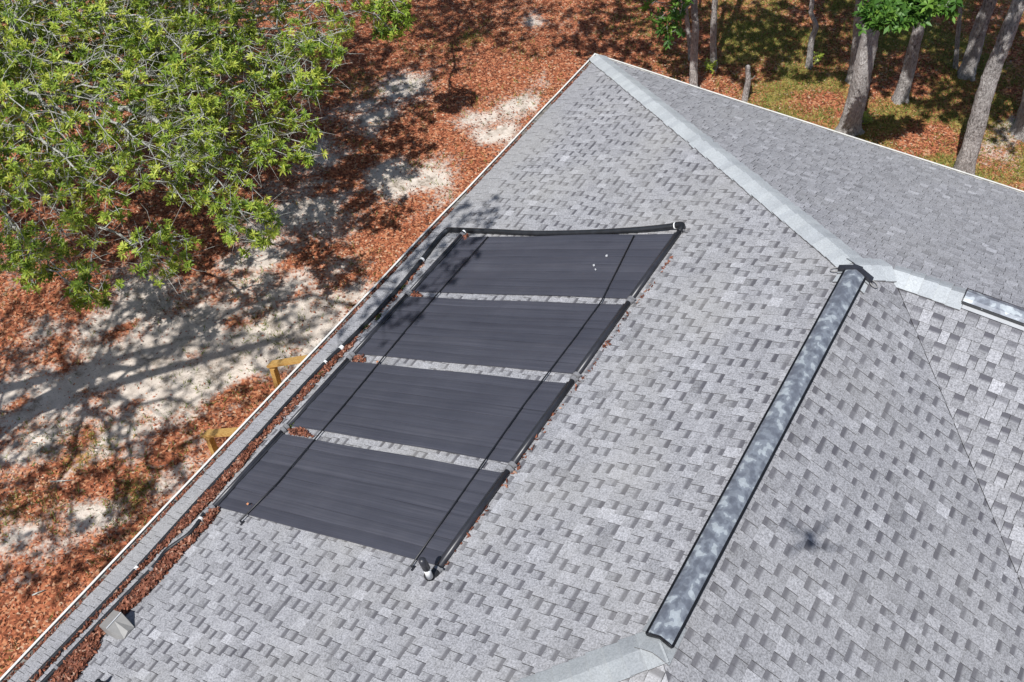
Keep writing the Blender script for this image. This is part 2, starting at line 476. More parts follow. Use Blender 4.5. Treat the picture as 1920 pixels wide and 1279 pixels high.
class Slope:
    def __init__(s, O, U, Vh, poly, mat):
        s.O = np.array(O, float); s.U = np.array(U, float); s.Vh = np.array(Vh, float)
        s.V = np.array([Vh[0], Vh[1], SL]) / KH
        s.Nn = np.cross(s.U, s.V)
        s.poly = [np.array([np.dot(np.array([x, y, 0]) - s.O, s.U), (np.dot(np.array([x, y, 0]) - s.O, s.Vh)) * KH]) for x, y in poly]
        s.mat = mat
    def P(s, u, d, h=0.0):
        return s.O + s.U * u + s.V * d + s.Nn * h
def area2(poly):
    return sum(a[0] * b[1] - b[0] * a[1] for a, b in zip(poly, poly[1:] + poly[:1]))
def clip(poly, region):
    """clip polygon by convex counter-clockwise region"""
    out = list(poly)
    for a, b in zip(region, region[1:] + region[:1]):
        if not out: break
        inp = out; out = []
        def side(p): return (b[0] - a[0]) * (p[1] - a[1]) - (b[1] - a[1]) * (p[0] - a[0])
        for p, q in zip(inp, inp[1:] + inp[:1]):
            sp, sq = side(p), side(q)
            if sp >= 0: out.append(p)
            if (sp >= 0) != (sq >= 0):
                t = sp / (sp - sq); out.append(p + (q - p) * t)
    return out
w, L = S, RL
slopes = [
    Slope((0, 0, E), (0, -1, 0), (1, 0, 0), [(0, 0), (w, -w), (w, -L), (0, -L - w)], 'shingle_w'),
    Slope((0, 0, E), (-1, 0, 0), (0, -1, 0), [(0, 0), (w, -w), (2 * w - B0, -B0), (X1, -B0), (X1 + B0, 0)], 'shingle_n'),
    Slope((2 * w, 0, E), (0, 1, 0), (-1, 0, 0), [(w, -w), (2 * w - B0, -B0), (2 * w, -2 * B0), (2 * w, -L - w), (w, -L)], 'shingle_e'),
    Slope((0, -2 * B0, E), (1, 0, 0), (0, 1, 0), [(2 * w - B0, -B0), (X1, -B0), (X1 + B0, -2 * B0), (2 * w, -2 * B0)], 'shingle_e'),
    Slope((0, -L - w, E), (1, 0, 0), (0, 1, 0), [(w, -L), (2 * w, -L - w), (0, -L - w)], 'shingle_w'),
    Slope((X1 + B0, 0, E), (0, 1, 0), (-1, 0, 0), [(X1, -B0), (X1 + B0, -2 * B0), (X1 + B0, 0)], 'shingle_e'),
]
slope_labels = ['roof slope that carries the black solar mats', 'roof slope facing the tree trunks', 'roof slope behind the long ridge vent',
                'roof slope beyond the valley', 'roof slope at the lower hip', 'roof slope at the far end']
EXPO = 0.143
H_W = [0.085, 0.105, 0.125, 0.15, 0.19]; L_W = [0.075, 0.095, 0.115]
cand = []                              # whole tabs that may become objects
stuff = []                             # per slope list of clipped tabs
for si, sl in enumerate(slopes):
    reg = sl.poly if area2(sl.poly) > 0 else sl.poly[::-1]
    if si == 1: reg = [r for r in reg if not (abs(r[1] - w * KH) < 1e-6)]           # keep it convex
    if si == 1:
        reg = [np.array([-X1 - B0, 0.]), np.array([0., 0.]), np.array([-B0, B0 * KH]), np.array([-X1, B0 * KH])]
        if area2(reg) < 0: reg = reg[::-1]
    if si in (2, 3):                  # dark open cut along the valley
        cx = sum(p_[0] for p_ in reg) / len(reg); cy_ = sum(p_[1] for p_ in reg) / len(reg)
        va = slopes[si]; vA = np.array([np.dot(np.array([2 * w - B0, -B0, 0]) - va.O, va.U), np.dot(np.array([2 * w - B0, -B0, 0]) - va.O, va.Vh) * KH])
        vB = np.array([np.dot(np.array([2 * w, -2 * B0, 0]) - va.O, va.U), np.dot(np.array([2 * w, -2 * B0, 0]) - va.O, va.Vh) * KH])
        nv = np.array([-(vB - vA)[1], (vB - vA)[0]]); nv /= np.linalg.norm(nv)
        if np.dot(np.array([cx, cy_]) - vA, nv) < 0: nv = -nv
        gap = 0.010 if si == 2 else 0.003
        reg = [p_ + nv * gap if (np.linalg.norm(p_ - vA) < 1e-6 or np.linalg.norm(p_ - vB) < 1e-6) else p_ for p_ in reg]
    start = 0.145 if si in (0, 1) else 0.02
    us = [p_[0] for p_ in reg]; ds = [p_[1] for p_ in reg]
    tabs = []
    if si < 5:
        i = 0; d = start
        while d < max(ds):
            u = min(us) + rng.uniform(-0.3, 0)
            kind = 0
            tone_row = rng.normal(0, 0.03)
            while u < max(us):
                low = kind % 2 == 1
                wi = int(rng.integers(len(L_W))) if low else int(rng.choice(5, p=[.2, .28, .27, .17, .08]))
                wd = (L_W if low else H_W)[wi]
                tn = (0.47 + rng.normal(0, 0.08)) if low else (0.51 + rng.normal(0, 0.12))
                if not low and rng.random() < 0.09: tn += 0.17
                if low and rng.random() < 0.25: tn -= 0.15
                tn = float(np.clip(tn + tone_row, 0.03, 0.98))
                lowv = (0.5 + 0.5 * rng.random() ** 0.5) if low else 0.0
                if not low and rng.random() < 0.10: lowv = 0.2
                jd = rng.normal(0, 0.0016)
                if si == 0 and d < 0.52:
                    tn = 0.42 + 0.15 * (tn - 0.5); lowv *= 0.12
                ctr = sl.P(u + wd / 2, d + EXPO / 2)
                q = PX(ctr)
                if -90 < q[0] < 2010 and -110 < q[1] < 1390 and (ctr - CAM) @ FW > 0:
                    tabs.append((u, d + jd, wd, low, wi, tn, lowv, q, np.linalg.norm(ctr - CAM)))
                u += wd + (0.0055 if rng.random() < 0.45 else 0.0025)
                kind += 1 if rng.random() < 0.9 else 2
            d += EXPO; i += 1
    stuff.append((sl, reg, tabs))
full = []
for si, (sl, reg, tabs) in enumerate(stuff):
    for ti, t in enumerate(tabs):
        u, d, wd = t[0], t[1], t[2]
        if not (10 < t[7][0] < 1910 and 10 < t[7][1] < 1270): continue
        quad = [np.array([u, d]), np.array([u + wd, d]), np.array([u + wd, d + EXPO]), np.array([u, d + EXPO])]
        ok = all((b_[0] - a_[0]) * (p_[1] - a_[1]) - (b_[1] - a_[1]) * (p_[0] - a_[0]) > 0.25 for a_, b_ in zip(reg, reg[1:] + reg[:1]) for p_ in quad)
        if ok: full.append((wd / t[8] ** 2, si, ti))
full.sort(reverse=True)
near = sorted(full, key=lambda f: stuff[f[1]][2][f[2]][8])[:300]
single = {(f[1], f[2]) for f in near}

def tab_height(low, d, d0):
    hb = 0.0070 if low else 0.0118
    return hb + (0.0015 - hb) * (d - d0) / (EXPO + 0.012)
def tab_geo(poly, low, d0):
    """poly: list of (u,d). top surface plus skirt; returns verts (u,d,h), faces"""
    n = len(poly)
    top = [(p_[0], p_[1], tab_height(low, p_[1], d0)) for p_ in poly]
    bot = [(p_[0], p_[1], -0.003) for p_ in poly]
    f = [tuple(range(n))] + [(k, k + n, (k + 1) % n + n, (k + 1) % n) for k in range(n)]
    return top + bot, f
tab_mesh = {}
def shared_tab(low, wi, mat):
    key = (low, wi, mat)
    if key not in tab_mesh:
        wd = (L_W if low else H_W)[wi]
        vs_, fs = tab_geo([(0, 0), (wd, 0), (wd, EXPO + 0.012), (0, EXPO + 0.012)], low, 0)
        me = bpy.data.meshes.new('shingle'); me.from_pydata(vs_, [], fs); me.update()
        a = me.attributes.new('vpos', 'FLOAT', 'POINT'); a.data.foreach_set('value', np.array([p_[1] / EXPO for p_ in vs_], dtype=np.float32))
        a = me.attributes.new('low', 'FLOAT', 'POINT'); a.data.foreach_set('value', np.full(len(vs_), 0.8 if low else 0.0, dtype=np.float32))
        me.materials.append(M[mat]); me.materials.append(M['asphalt'])
        me.polygons.foreach_set('material_index', np.array([0] + [1] * (len(fs) - 1), dtype=np.int32))
        tab_mesh[key] = me
    return tab_mesh[key]

for si, (sl, reg, tabs) in enumerate(stuff):
    mb = MB()
    spoly = sl.poly; d_c = 0.125; cut = []
    for p_, q_ in zip(spoly, spoly[1:] + spoly[:1]):
        if p_[1] >= d_c: cut.append(p_)
        if (p_[1] >= d_c) != (q_[1] >= d_c): cut.append(p_ + (q_ - p_) * (d_c - p_[1]) / (q_[1] - p_[1]))
    spoly = cut
    top = [sl.P(p_[0], p_[1], -0.006) for p_ in spoly]
    if area2(sl.poly) < 0: top = top[::-1]
    n = len(top)
    bot = [p_ - np.array([0, 0, 0.04]) for p_ in top]
    mb.add(top + bot, [tuple(range(n)), tuple(range(2 * n - 1, n - 1, -1))] + [(k, k + n, (k + 1) % n + n, (k + 1) % n) for k in range(n)])
    slab = hpart(mb.build('roof_slope', M['underlay'] if si < 5 else M[sl.mat]))
    slab['label'] = slope_labels[si]
    slab.color = (0.35, 0.35, 0.35, 1)
    R3 = Matrix(((sl.U[0], sl.V[0], sl.Nn[0]), (sl.U[1], sl.V[1], sl.Nn[1]), (sl.U[2], sl.V[2], sl.Nn[2])))
    vs_, fs, tn_, lw_, vp_, mi_ = [], [], [], [], [], []
    for ti, t in enumerate(tabs):
        u, d, wd, low, wi, tn, lowv = t[:7]
        if (si, ti) in single:
            o = bpy.data.objects.new('shingle', shared_tab(low, wi, sl.mat)); col.objects.link(o)
            o.parent = slab; o.matrix_parent_inverse = HINV
            o.matrix_world = Matrix.Translation(Vector(sl.P(u, d, 0))) @ R3.to_4x4()
            o.matrix_parent_inverse = Matrix.Identity(4)
            o.matrix_basis = Matrix.Translation(Vector(sl.P(u, d, 0))) @ R3.to_4x4()
            o.color = (tn, tn, tn, 1)
            continue
        pl = clip([np.array([u, d]), np.array([u + wd, d]), np.array([u + wd, d + EXPO + 0.012]), np.array([u, d + EXPO + 0.012])], reg)
        if len(pl) < 3 or abs(area2(pl)) < 4e-4: continue
        g, f = tab_geo(pl, low, d)
        o0 = len(vs_)
        vs_ += [tuple(sl.P(*q)) for q in g]
        fs += [tuple(k + o0 for k in ff) for ff in f]; mi_ += [0] + [1] * (len(f) - 1)
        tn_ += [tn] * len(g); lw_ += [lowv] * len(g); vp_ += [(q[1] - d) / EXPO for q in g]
    if vs_:
        me = bpy.data.meshes.new('shingle_courses'); me.from_pydata(vs_, [], fs); me.update()
        for nm_, arr in (('tone', tn_), ('low', lw_), ('vpos', vp_)):
            a = me.attributes.new(nm_, 'FLOAT', 'POINT'); a.data.foreach_set('value', np.array(arr, dtype=np.float32))
        me.materials.append(M[sl.mat]); me.materials.append(M['asphalt'])
        me.polygons.foreach_set('material_index', np.array(mi_, dtype=np.int32))
        o = add_obj('shingle_courses', me, slab); o['kind'] = 'stuff'; o.color = (0, 0, 0, 1)
NW, NN, NE, NS = slopes[0].Nn, slopes[1].Nn, slopes[2].Nn, slopes[3].Nn

# cap shingles along hips and ridges, one object each
def caps(p0, p1, n1, n2, wing=0.17, step=0.143, t_from=0.0, extra=0.0, mat='cap'):
    p0 = np.array(p0, float); p1 = np.array(p1, float)
    ln = np.linalg.norm(p1 - p0); h = (p1 - p0) / ln
    a1 = np.cross(h, n1); a2 = np.cross(h, n2)
    if a1[2] > 0: a1 = -a1
    if a2[2] > 0: a2 = -a2
    upn = (n1 + n2) / np.linalg.norm(n1 + n2)
    def row(t, lift):
        return [h * t + a1 * wing + n1 * lift, h * t + a1 * wing * 0.3 + n1 * (lift + 0.004), h * t + upn * (lift + 0.003),
                h * t + a2 * wing * 0.3 + n2 * (lift + 0.004), h * t + a2 * wing + n2 * lift]
    r0 = row(0, 0.031 + extra); r1 = row(step + 0.03, 0.013 + extra)
    rb = [p_ - upn * 0.012 for p_ in r0]; rc = [p_ - upn * 0.012 for p_ in r1]
    mb = MB()
    V = r0 + r1 + rb + rc
    F = []
    for k in range(4):
        F.append((k, k + 1, k + 6, k + 5)); F.append((10 + k, 10 + k + 1, k + 1, k))
    F.append((10, 0, 5, 15)); F.append((4, 14, 19, 9))
    mb.add(V, F)
    me = mb.mesh('hip_cap', M[mat]); me.materials.append(M['asphalt'])
    me.polygons.foreach_set('material_index', np.array([i_ % 2 if i_ < 8 else 1 for i_ in range(len(F))], dtype=np.int32))
    for k in range(int(max(1, (ln - t_from) / step + 0.5))):
        o = add_obj('hip_cap', me)
        hpart(o)
        o.location = tuple(p0 + h * (t_from + k * step + rng.normal(0, .006)) + upn * rng.normal(0, 0.0014) + (a1 - a2) * rng.normal(0, .003))
T = np.array([w, -w, E + SL * w]); RB = np.array([2 * w - B0, -B0, E + SL * B0]); RA = np.array([w, -L, E + SL * w])
SH0 = np.array([0, -L - w, E])
caps((0.02, -0.02, E + 0.01), T + (T - np.array([0, 0, E])) * -0.012, NW, NN, t_from=0.12)
caps(RB, T, NN, NE, extra=0.004)
caps((7.26, -B0, RB[2]), RB, NN, NS, extra=0.002)
SE_ = slopes[4].Nn
hd = (RA - SH0) / np.linalg.norm(RA - SH0)
caps(RA - hd * 3.0, RA - hd * 0.02, NW, SE_, wing=0.15, mat='cap_grey')
caps((w, -L - 0.10, RA[2] - .004), (w, -10.85, RA[2]), NW, NE, extra=0.006, wing=0.15, step=0.16, mat='cap_grey')
caps((w, -6.5, RA[2]), T, NW, NE, extra=0.002)

# ridge vents
def ridge_vent(p0, p1, n1, n2, label, near_end=True):
    p0 = np.array(p0, float); p1 = np.array(p1, float)
    ln = np.linalg.norm(p1 - p0); h = (p1 - p0) / ln
    a1 = np.cross(h, n1); a2 = np.cross(h, n2)
    if a1[2] > 0: a1 = -a1
    if a2[2] > 0: a2 = -a2
    upn = np.array([0, 0, 1.0])
    segs = 14
    def prof(sc, t, dz=0.0):
        return [p0 + h * t + a1 * .086 * sc + n1 * (.052 + dz), p0 + h * t + a1 * .048 * sc + n1 * (.060 + dz), p0 + h * t + upn * (.064 + dz),
                p0 + h * t + a2 * .048 * sc + n2 * (.060 + dz), p0 + h * t + a2 * .086 * sc + n2 * (.052 + dz)]
    mb = MB(); V = []; F = []
    for k in range(segs + 1):
        wob = 0.002 * math.sin(k * 2.1)
        V += prof(1.0, ln * k / segs, wob) + prof(1.0, ln * k / segs, wob - .004)
    for k in range(segs):
        o = k * 10
        for j in range(4):
            F.append((o + j, o + j + 1, o + 11 + j, o + 10 + j)); F.append((o + 6 + j, o + 5 + j, o + 15 + j, o + 16 + j))
        F.append((o + 5, o, o + 10, o + 15)); F.append((o + 4, o + 9, o + 19, o + 14))
    for j in range(4):
        F.append((j + 1, j, j + 5, j + 6)); e = segs * 10; F.append((e + j, e + j + 1, e + j + 6, e + j + 5))
    mb.add(V, F)
    vent = hpart(mb.build('ridge_vent', M['galv'])); vent['label'] = label
    for a, n_ in ((a1, n1), (a2, n2)):
        mb = MB()
        mb.box(p0 + h * ln / 2 + a * .094 + n_ * .028, h * ln / 2, a * .010, n_ * .0135)
        mb.box(p0 + h * ln / 2 + a * .107 + n_ * .031, h * ln / 2, a * .0025, n_ * .021)
        for k in range(int(ln / 0.09)):
            mb.box(p0 + h * (0.05 + k * 0.09) + a * .095 + n_ * .042, h * .004, a * .009, n_ * .004)
        bf = mb.build('baffle', M['black'], vent); bf.matrix_parent_inverse = Matrix.Identity(4)
        mb = MB()
        if near_end: continue
        mb.box(p0 + h * ln / 2 + a * .130 + n_ * .019, h * (ln / 2 - .02), a * .02, n_ * .003)
        mb.build('flange', M['flange'], vent)
        for k in range(int(ln / 0.42)):
            mb = MB(); c_ = p0 + h * (0.2 + k * 0.42) + a * .099 + n_ * .046
            mb.tube([c_ - n_ * .006, c_ + n_ * .004], .007, 8)
            mb.build('screw', M['grey_plastic'], vent)
    # dark lining seen at the open end
    mb = MB()
    pr = prof(1.0, -.006, -.003)
    lo_ = [p0 - h * .006 + a1 * .09 + n1 * .022, p0 - h * .006 + upn * .03, p0 - h * .006 + a2 * .09 + n2 * .022]
    mb.add(pr + lo_, [(0, 1, 2, 6, 5), (2, 3, 4, 7, 6)])
    mb.add([p_ + h * .004 for p_ in pr + lo_], [(5, 6, 2, 1, 0), (6, 7, 4, 3, 2)])
    mb.build('end_liner', M['black'], vent)
    mb = MB()
    for j, (pa, pb) in enumerate(zip(prof(1.12, 0, .006)[:-1], prof(1.12, 0, .006)[1:])):
        mb.tube([pa, pb], .005, 6)
    mb.build('end_trim', M['black'], vent)
    if near_end:
        # end plug with two rings at the upper end
        mb = MB(); q = p1 + h * .02
        for a, n_ in ((a1, n1), (a2, n2)):
            mb.box(q + a * .085 + n_ * .052, h * .032, a * .085, n_ * .018)
        mb.box(q + upn * .062, h * .03, (a1 - a2) / np.linalg.norm(a1 - a2) * .05, upn * .012)
        mb.build('end_plug', M['header'], vent)
        for a, n_ in ((a1, n1), (a2, n2)):
            mb = MB(); c_ = q + a * .215 + n_ * .03
            mb.tube([c_ + (math.cos(k * math.pi / 6) * a * 0.05 + math.sin(k * math.pi / 6) * h * .035) for k in range(13)], .006, 6, cap=False)
            mb.build('ring', M['vent_grey'], vent)
    return vent
ridge_vent((w, -10.97, RA[2] + 0.012), (w, -6.33, RA[2] + 0.012), NW, NE, 'long mottled metal ridge vent with black edges')
ridge_vent((7.25, -B0, RB[2] + 0.01), (15.0, -B0, RB[2] + 0.01), NN, NS, 'second pale ridge vent cut off by the right edge', False)

# gutters
def gutter(p0, p1, inw, label):
    p0 = np.array(p0, float); p1 = np.array(p1, float); ln = np.linalg.norm(p1 - p0); h = (p1 - p0) / ln
    inw = np.array(inw, float); up = np.array([0, 0, 1.0])
    pr = [(0.150, .0), (0.150, -.115), (0.045, -.115), (0.0, -.045), (-.012, 0.0), (-.012, .012), (.014, .012), (.014, .004), (-.004, .004), (.006, -.045), (.047, -.111), (.145, -.111), (.145, 0)]
    mb = MB(); n = len(pr)
    sg = 28; wob = rng.normal(0, .0035, sg + 1); wob2 = rng.normal(0, .004, sg + 1)
    ring = lambda j: [p0 + h * ln * j / sg + inw * (a + (wob2[j] if a < .05 else 0)) + up * (b_ + wob[j]) for a, b_ in pr]
    V = []; F = []
    for j in range(sg + 1): V += ring(j)
    for j in range(sg): F += [(j * n + k, j * n + (k + 1) % n, (j + 1) * n + (k + 1) % n, (j + 1) * n + k) for k in range(n)]
    mb.add(V, F)
    g = hpart(mb.build('gutter', M['gutter'])); g['label'] = label
    mb = MB(); mb.box(p0 + h * ln / 2 + inw * .075 - up * .062, h * (ln / 2 - .03), inw * .0675, up * .04)
    d = mb.build('gutter_debris', M['gutter_in'], g); d['label'] = 'dark rotted debris filling the gutter'
    for k in range(int(ln / 0.82)):
        c_ = p0 + h * (0.5 + k * .82 + rng.uniform(-.05, .05))
        mb = MB(); mb.box(c_ + inw * .08 - up * .008, h * .011, inw * .06, up * .0025)
        mb.build('hanger', M['vent_grey'], g)
    return g
gutter((0, 0.0, E), (0, -L - w - .05, E), (1, 0, 0), 'leaf filled white gutter beside the pool heater pipes')
gutter((-.012, 0, E), (X1 + B0, 0, E), (0, -1, 0), 'white gutter along the side by the tree trunks')

# walls, fascia, soffit (an L shaped house under the roof)
def prism(name, pts, z0, z1, mat, lab=None):
    mb = MB(); n = len(pts)
    mb.add([(x, y, z0) for x, y in pts] + [(x, y, z1) for x, y in pts], [tuple(range(n))[::-1], tuple(range(n, 2 * n))] + [(k, (k + 1) % n, n + (k + 1) % n, n + k) for k in range(n)])
    return hpart(mb.build(name, mat))
def inset(o):
    return [(o, -L - w + o), (2 * w - o, -L - w + o), (2 * w - o, -2 * B0 + o), (X1 + B0 - o, -2 * B0 + o), (X1 + B0 - o, -o), (o, -o)]
prism('wall', inset(0.62), -0.1, E - 0.14, M['wall'])
prism('soffit', inset(0.165), E - 0.135, E - 0.115, M['gutter'])
mbf = MB()
pts = inset(0.162)
for (xa, ya), (xb, yb) in zip(pts, pts[1:] + pts[:1]):
    d_ = np.array([xb - xa, yb - ya, 0.]); l_ = np.linalg.norm(d_); d_ /= l_
    mbf.box(((xa + xb) / 2, (ya + yb) / 2, E - 0.06), d_ * (l_ / 2 - .012), np.array([-d_[1], d_[0], 0]) * .01, (0, 0, .054))
hpart(mbf.build('fascia', M['gutter']))

# ------------------------------------------------------------------ exhaust vent on the slope
sw = slopes[0]
def WS(px, py, h=0.0):
    """slope coordinates (u along the eave, d up the slope) seen at a place of the photograph"""
    p_ = WP(px, py, h * KH)
    return -p_[1], p_[0] * KH
u0, d0 = WS(232, 1183)
def wl(u, d, h): return sw.P(u, d, h)
def vent_pts(lst): return [wl(u0 + a * .88, d0 + b_ * .88, c_ * .92) for a, b_, c_ in lst]
hood = MB()
# box hood open towards the eave: ridge across, faceted back
q = vent_pts([(-.12, -.20, .01), (.12, -.20, .01), (-.12, -.20, .17), (.12, -.20, .17), (-.12, .0, .19), (.12, .0, .19),
              (-.125, .02, .01), (.125, .02, .01), (-.085, .14, .01), (.085, .14, .01), (0, .0, .19), (0, .15, .05)])
hood.add(q, [(2, 3, 5, 10, 4), (0, 2, 4, 6), (1, 7, 5, 3), (0, 1, 3, 2), (4, 10, 8), (10, 11, 8), (10, 9, 11), (10, 5, 9), (4, 8, 6), (5, 7, 9), (8, 11, 9)])
vent = hpart(hood.build('exhaust_vent', M['vent_grey'])); vent['label'] = 'grey metal exhaust vent hood among the leaves by the gutter'
mb = MB(); a_, b_ = vent_pts([(-.118, 0.004, .196), (.118, .004, .196)]); mb.tube([a_, b_], .006, 6)
mb.build('seam', M['flash'], vent)
# black plumbing boot at the lower edge of the picture
u1, d1 = WS(193, 1290)
mb = MB(); b0 = wl(u1, d1, 0.0); mb.tube([b0, b0 + np.array([0, 0, .05]), b0 + np.array([0, 0, .10])], [.07, .05, .035], 14)
bt = hpart(mb.build('plumbing_vent', M['black'], None, True)); bt['label'] = 'black plumbing vent at the bottom edge'
mb = MB(); mb.tube([b0 + np.array([0, 0, .09]), b0 + np.array([0, 0, .16])], .028, 14); mb.build('vent_pipe', M['black'], bt, True)

# ------------------------------------------------------------------ solar pool heating panels
PD0, PD1 = 0.875, 4.475               # slope distance of the lower and upper header
panel_u = [(9.655, 10.845), (8.315, 9.505), (6.985, 8.160), (5.610, 6.858)]
panel_lab = ['nearest black pool heating mat, lowest of the four in the picture', 'second black pool heating mat from the bottom of the row',
             'third black pool heating mat from the bottom, dappled at its left edge', 'farthest black pool heating mat with two small white scraps on it']
NST = 8
for (ua, ub), lab in zip(panel_u, panel_lab):
    root = empty('solar_panel', tuple(wl((ua + ub) / 2, PD0, 0.012)))
    inv = Matrix.Translation(-root.location)
    tag(root, lab, 'solar panel', 'black pool heating mats on the roof')
    def pp(o):
        o.parent = root; o.matrix_parent_inverse = inv; return o
    sw_ = (ub - ua) / NST
    skew = 0.0
    for k in range(NST):
        c0 = ua + k * sw_; mbm = MB(); V = []; F = []; nd = 14; nc = 7
        hh = rng.uniform(0, .004); hr = rng.uniform(.7, 1.3)
        for j in range(nd + 1):
            d = PD0 + .02 + (PD1 - PD0 - .04) * j / nd
            sag = .005 * math.sin(j * 0.9 + k * 1.7) + .004 * math.sin(j * .37 + ua * 3)
            for i in range(nc + 1):
                x_ = i / nc
                V.append(wl(c0 + .001 + (sw_ - .002) * x_, d, .030 + hh + sag + .0042 * hr * (1 - (2 * x_ - 1) ** 2)))
        st = nc + 1
        for j in range(nd):
            for i in range(nc):
                F.append((j * st + i, (j + 1) * st + i, (j + 1) * st + i + 1, j * st + i + 1))
        nb = len(V)
        # skirt down both long sides and the ends
        rim = [j * st for j in range(nd + 1)] + [nd * st + i for i in range(1, nc + 1)] + [j * st + nc for j in range(nd - 1, -1, -1)] + [i for i in range(nc - 1, 0, -1)]
        V += [np.array(V[i]) - sw.Nn * .016 for i in rim]
        m_ = len(rim)
        for i in range(m_):
            F.append((rim[i], nb + i, nb + (i + 1) % m_, rim[(i + 1) % m_]))
        mbm.add(V, F)
        me = mbm.mesh('tube_strip', M['mat'])
        pp(add_obj('tube_strip', me))
    for d, r_, nm_ in ((PD1 + .005, .031, 'header_pipe'), (PD0 - .01, .027, 'header_pipe')):
        mb = MB(); mb.tube([wl(ua - .035, d, .042), wl((ua + ub) / 2, d, .044), wl(ub + .035, d, .042)], r_, 12)
        pp(mb.build(nm_, M['header'], None, True))
    for d in (PD1 - .035, PD0 + .03):
        mb = MB(); mb.box(wl((ua + ub) / 2, d, .043), sw.U * (ub - ua) / 2, sw.V * .018, sw.Nn * .004)
        pp(mb.build('manifold_strip', M['header'], None))
    for d in (PD1 + .005, PD0 - .01):
        for uu in (ua - .045, ub + .045):
            mb = MB(); mb.tube([wl(uu - .022, d, .042), wl(uu + .022, d, .042)], .039, 12)
            mb.tube([wl(uu - .006, d, .042), wl(uu + .006, d, .042)], .043, 12)
            mb.box(wl(uu, d + .045, .05), sw.U * .008, sw.V * .022, sw.Nn * .008)
            pp(mb.build('hose_clamp', M['grey_plastic']))
    # bracket strap below the joint
    mb = MB(); mb.box(wl(ua - .062, PD1 + .05, .016), sw.U * .012, sw.V * .07, sw.Nn * .004)
    pp(mb.build('roof_bracket', M['grey_plastic']))

# small white scraps lying on the farthest mat
for (px, py, sz, lab) in ((1141, 481, .018, 'small white scrap on the farthest mat, nearer its upper header'), (1117, 499, .015, 'small pale scrap on the farthest mat, left of the other scrap'), (1120, 507, .010, 'tiny grey scrap on the farthest mat, lowest of the three')):
    u_, d_ = WS(px, py, .045); c_ = wl(u_, d_, .050)
    mb = MB(); V = [c_ + sw.U * sz * math.cos(a) * rng.uniform(.7, 1.2) + sw.V * sz * .8 * math.sin(a) * rng.uniform(.7, 1.2) for a in np.linspace(0, 5.4, 7)]
    V2 = [p_ + sw.Nn * (.012 + .006 * (i % 2)) for i, p_ in enumerate(V)]
    mb.add(V + V2, [tuple(range(6, -1, -1)), tuple(range(7, 14))] + [(k, (k + 1) % 7, 7 + (k + 1) % 7, 7 + k) for k in range(7)])
    tag(mb.build('scrap', M['flash']), lab, 'debris')

# tie down straps
def strap(pxs, lab):
    pts_ = []
    for px, py in pxs:
        u_, d_ = WS(px, py, .058); pts_.append(wl(u_, d_, .056))
    e0 = np.array(pts_[0]); e1 = np.array(pts_[-1])
    full_ = [e0 - sw.Nn * .05] + pts_ + [e1 - sw.Nn * .05]
    root = empty('tie_down_strap', tuple(e0 - sw.Nn * .05)); inv = Matrix.Translation(-root.location)
    tag(root, lab, 'strap', 'straps over the mats')
    mb = MB(); mb.tube(full_, .0085, 7)
    o = mb.build('cable', M['black'], None, True); o.parent = root; o.matrix_parent_inverse = inv
    for p_ in (e0, e1):
        mb = MB(); mb.box(p_ - sw.Nn * .045, sw.U * .03, sw.V * .014, sw.Nn * .006); mb.tube([p_ - sw.Nn * .04, p_ + sw.Nn * .004], .012, 8)
        o = mb.build('anchor', M['header']); o.parent = root; o.matrix_parent_inverse = inv
strap([(453, 977), (524, 905), (660, 745), (765, 617), (850, 520), (917, 444)], 'thin black strap across the mats close to the gutter side')
strap([(775, 1061), (870, 925), (985, 760), (1080, 635), (1131, 565), (1192, 442)], 'thin black strap across the mats close to the upper header')

# ------------------------------------------------------------------ pipes
def smooth_path(pts_, n=6):
    pts_ = [np.asarray(p_, float) for p_ in pts_]; out = []
    for i in range(len(pts_) - 1):
        p0_, p1_, p2_, p3_ = pts_[max(i - 1, 0)], pts_[i], pts_[i + 1], pts_[min(i + 2, len(pts_) - 1)]
        for k in range(n):
            t = k / n
            out.append(0.5 * (2 * p1_ + (p2_ - p0_) * t + (2 * p0_ - 5 * p1_ + 4 * p2_ - p3_) * t * t + (3 * p1_ - p0_ - 3 * p2_ + p3_) * t ** 3))
    out.append(pts_[-1]); return out
def pipe_thing(name, lab, cat, pts_, r, rings, mat='pipe', n=5):
    root = empty(name, tuple(pts_[0])); inv = Matrix.Translation(-root.location)
    tag(root, lab, cat)
    sp = smooth_path(pts_, n)
    rl = list(np.interp(np.arange(len(sp)) / n, np.arange(len(pts_)), r)) if hasattr(r, '__len__') else [r] * len(sp)
    mb = MB(); mb.tube(sp, rl, 12); o = mb.build('tube', M[mat], None, True); o.parent = root; o.matrix_parent_inverse = inv
    for (px, py, ln_, mt, nm_) in rings:
        u_, d_ = WS(px, py, .04); c_ = np.array(wl(u_, d_, .04))
        k = int(np.argmin([np.linalg.norm(p_ - c_) for p_ in sp])); k = min(max(k, 1), len(sp) - 2)
        t_ = sp[k + 1] - sp[k - 1]; t_ /= np.linalg.norm(t_)
        mb = MB(); mb.tube([sp[k] - t_ * ln_ / 2, sp[k] + t_ * ln_ / 2], rl[k] + .006, 12)
        o = mb.build(nm_, M[mt]); o.parent = root; o.matrix_parent_inverse = inv
    return root, inv
def wpts(lst, h=.042):
    out = []
    for px, py in lst:
        u_, d_ = WS(px, py, h); out.append(wl(u_, d_, h))
    return out
A_ = wpts([(20, 1316), (57, 1279), (143, 1189), (258, 1067), (362, 952), (418, 891), (481, 822), (548, 748), (612, 680), (650, 645), (700, 594), (750, 540), (793, 488), (822, 450)])
A_ += [wl(5.47, .49, .048), wl(5.455, .60, .052)]
top_ = [wl(5.50, 1.3, .05), wl(5.565, 2.2, .045), wl(5.575, 3.1, .048), wl(5.545, 3.9, .058), wl(5.50, 4.40, .072)]
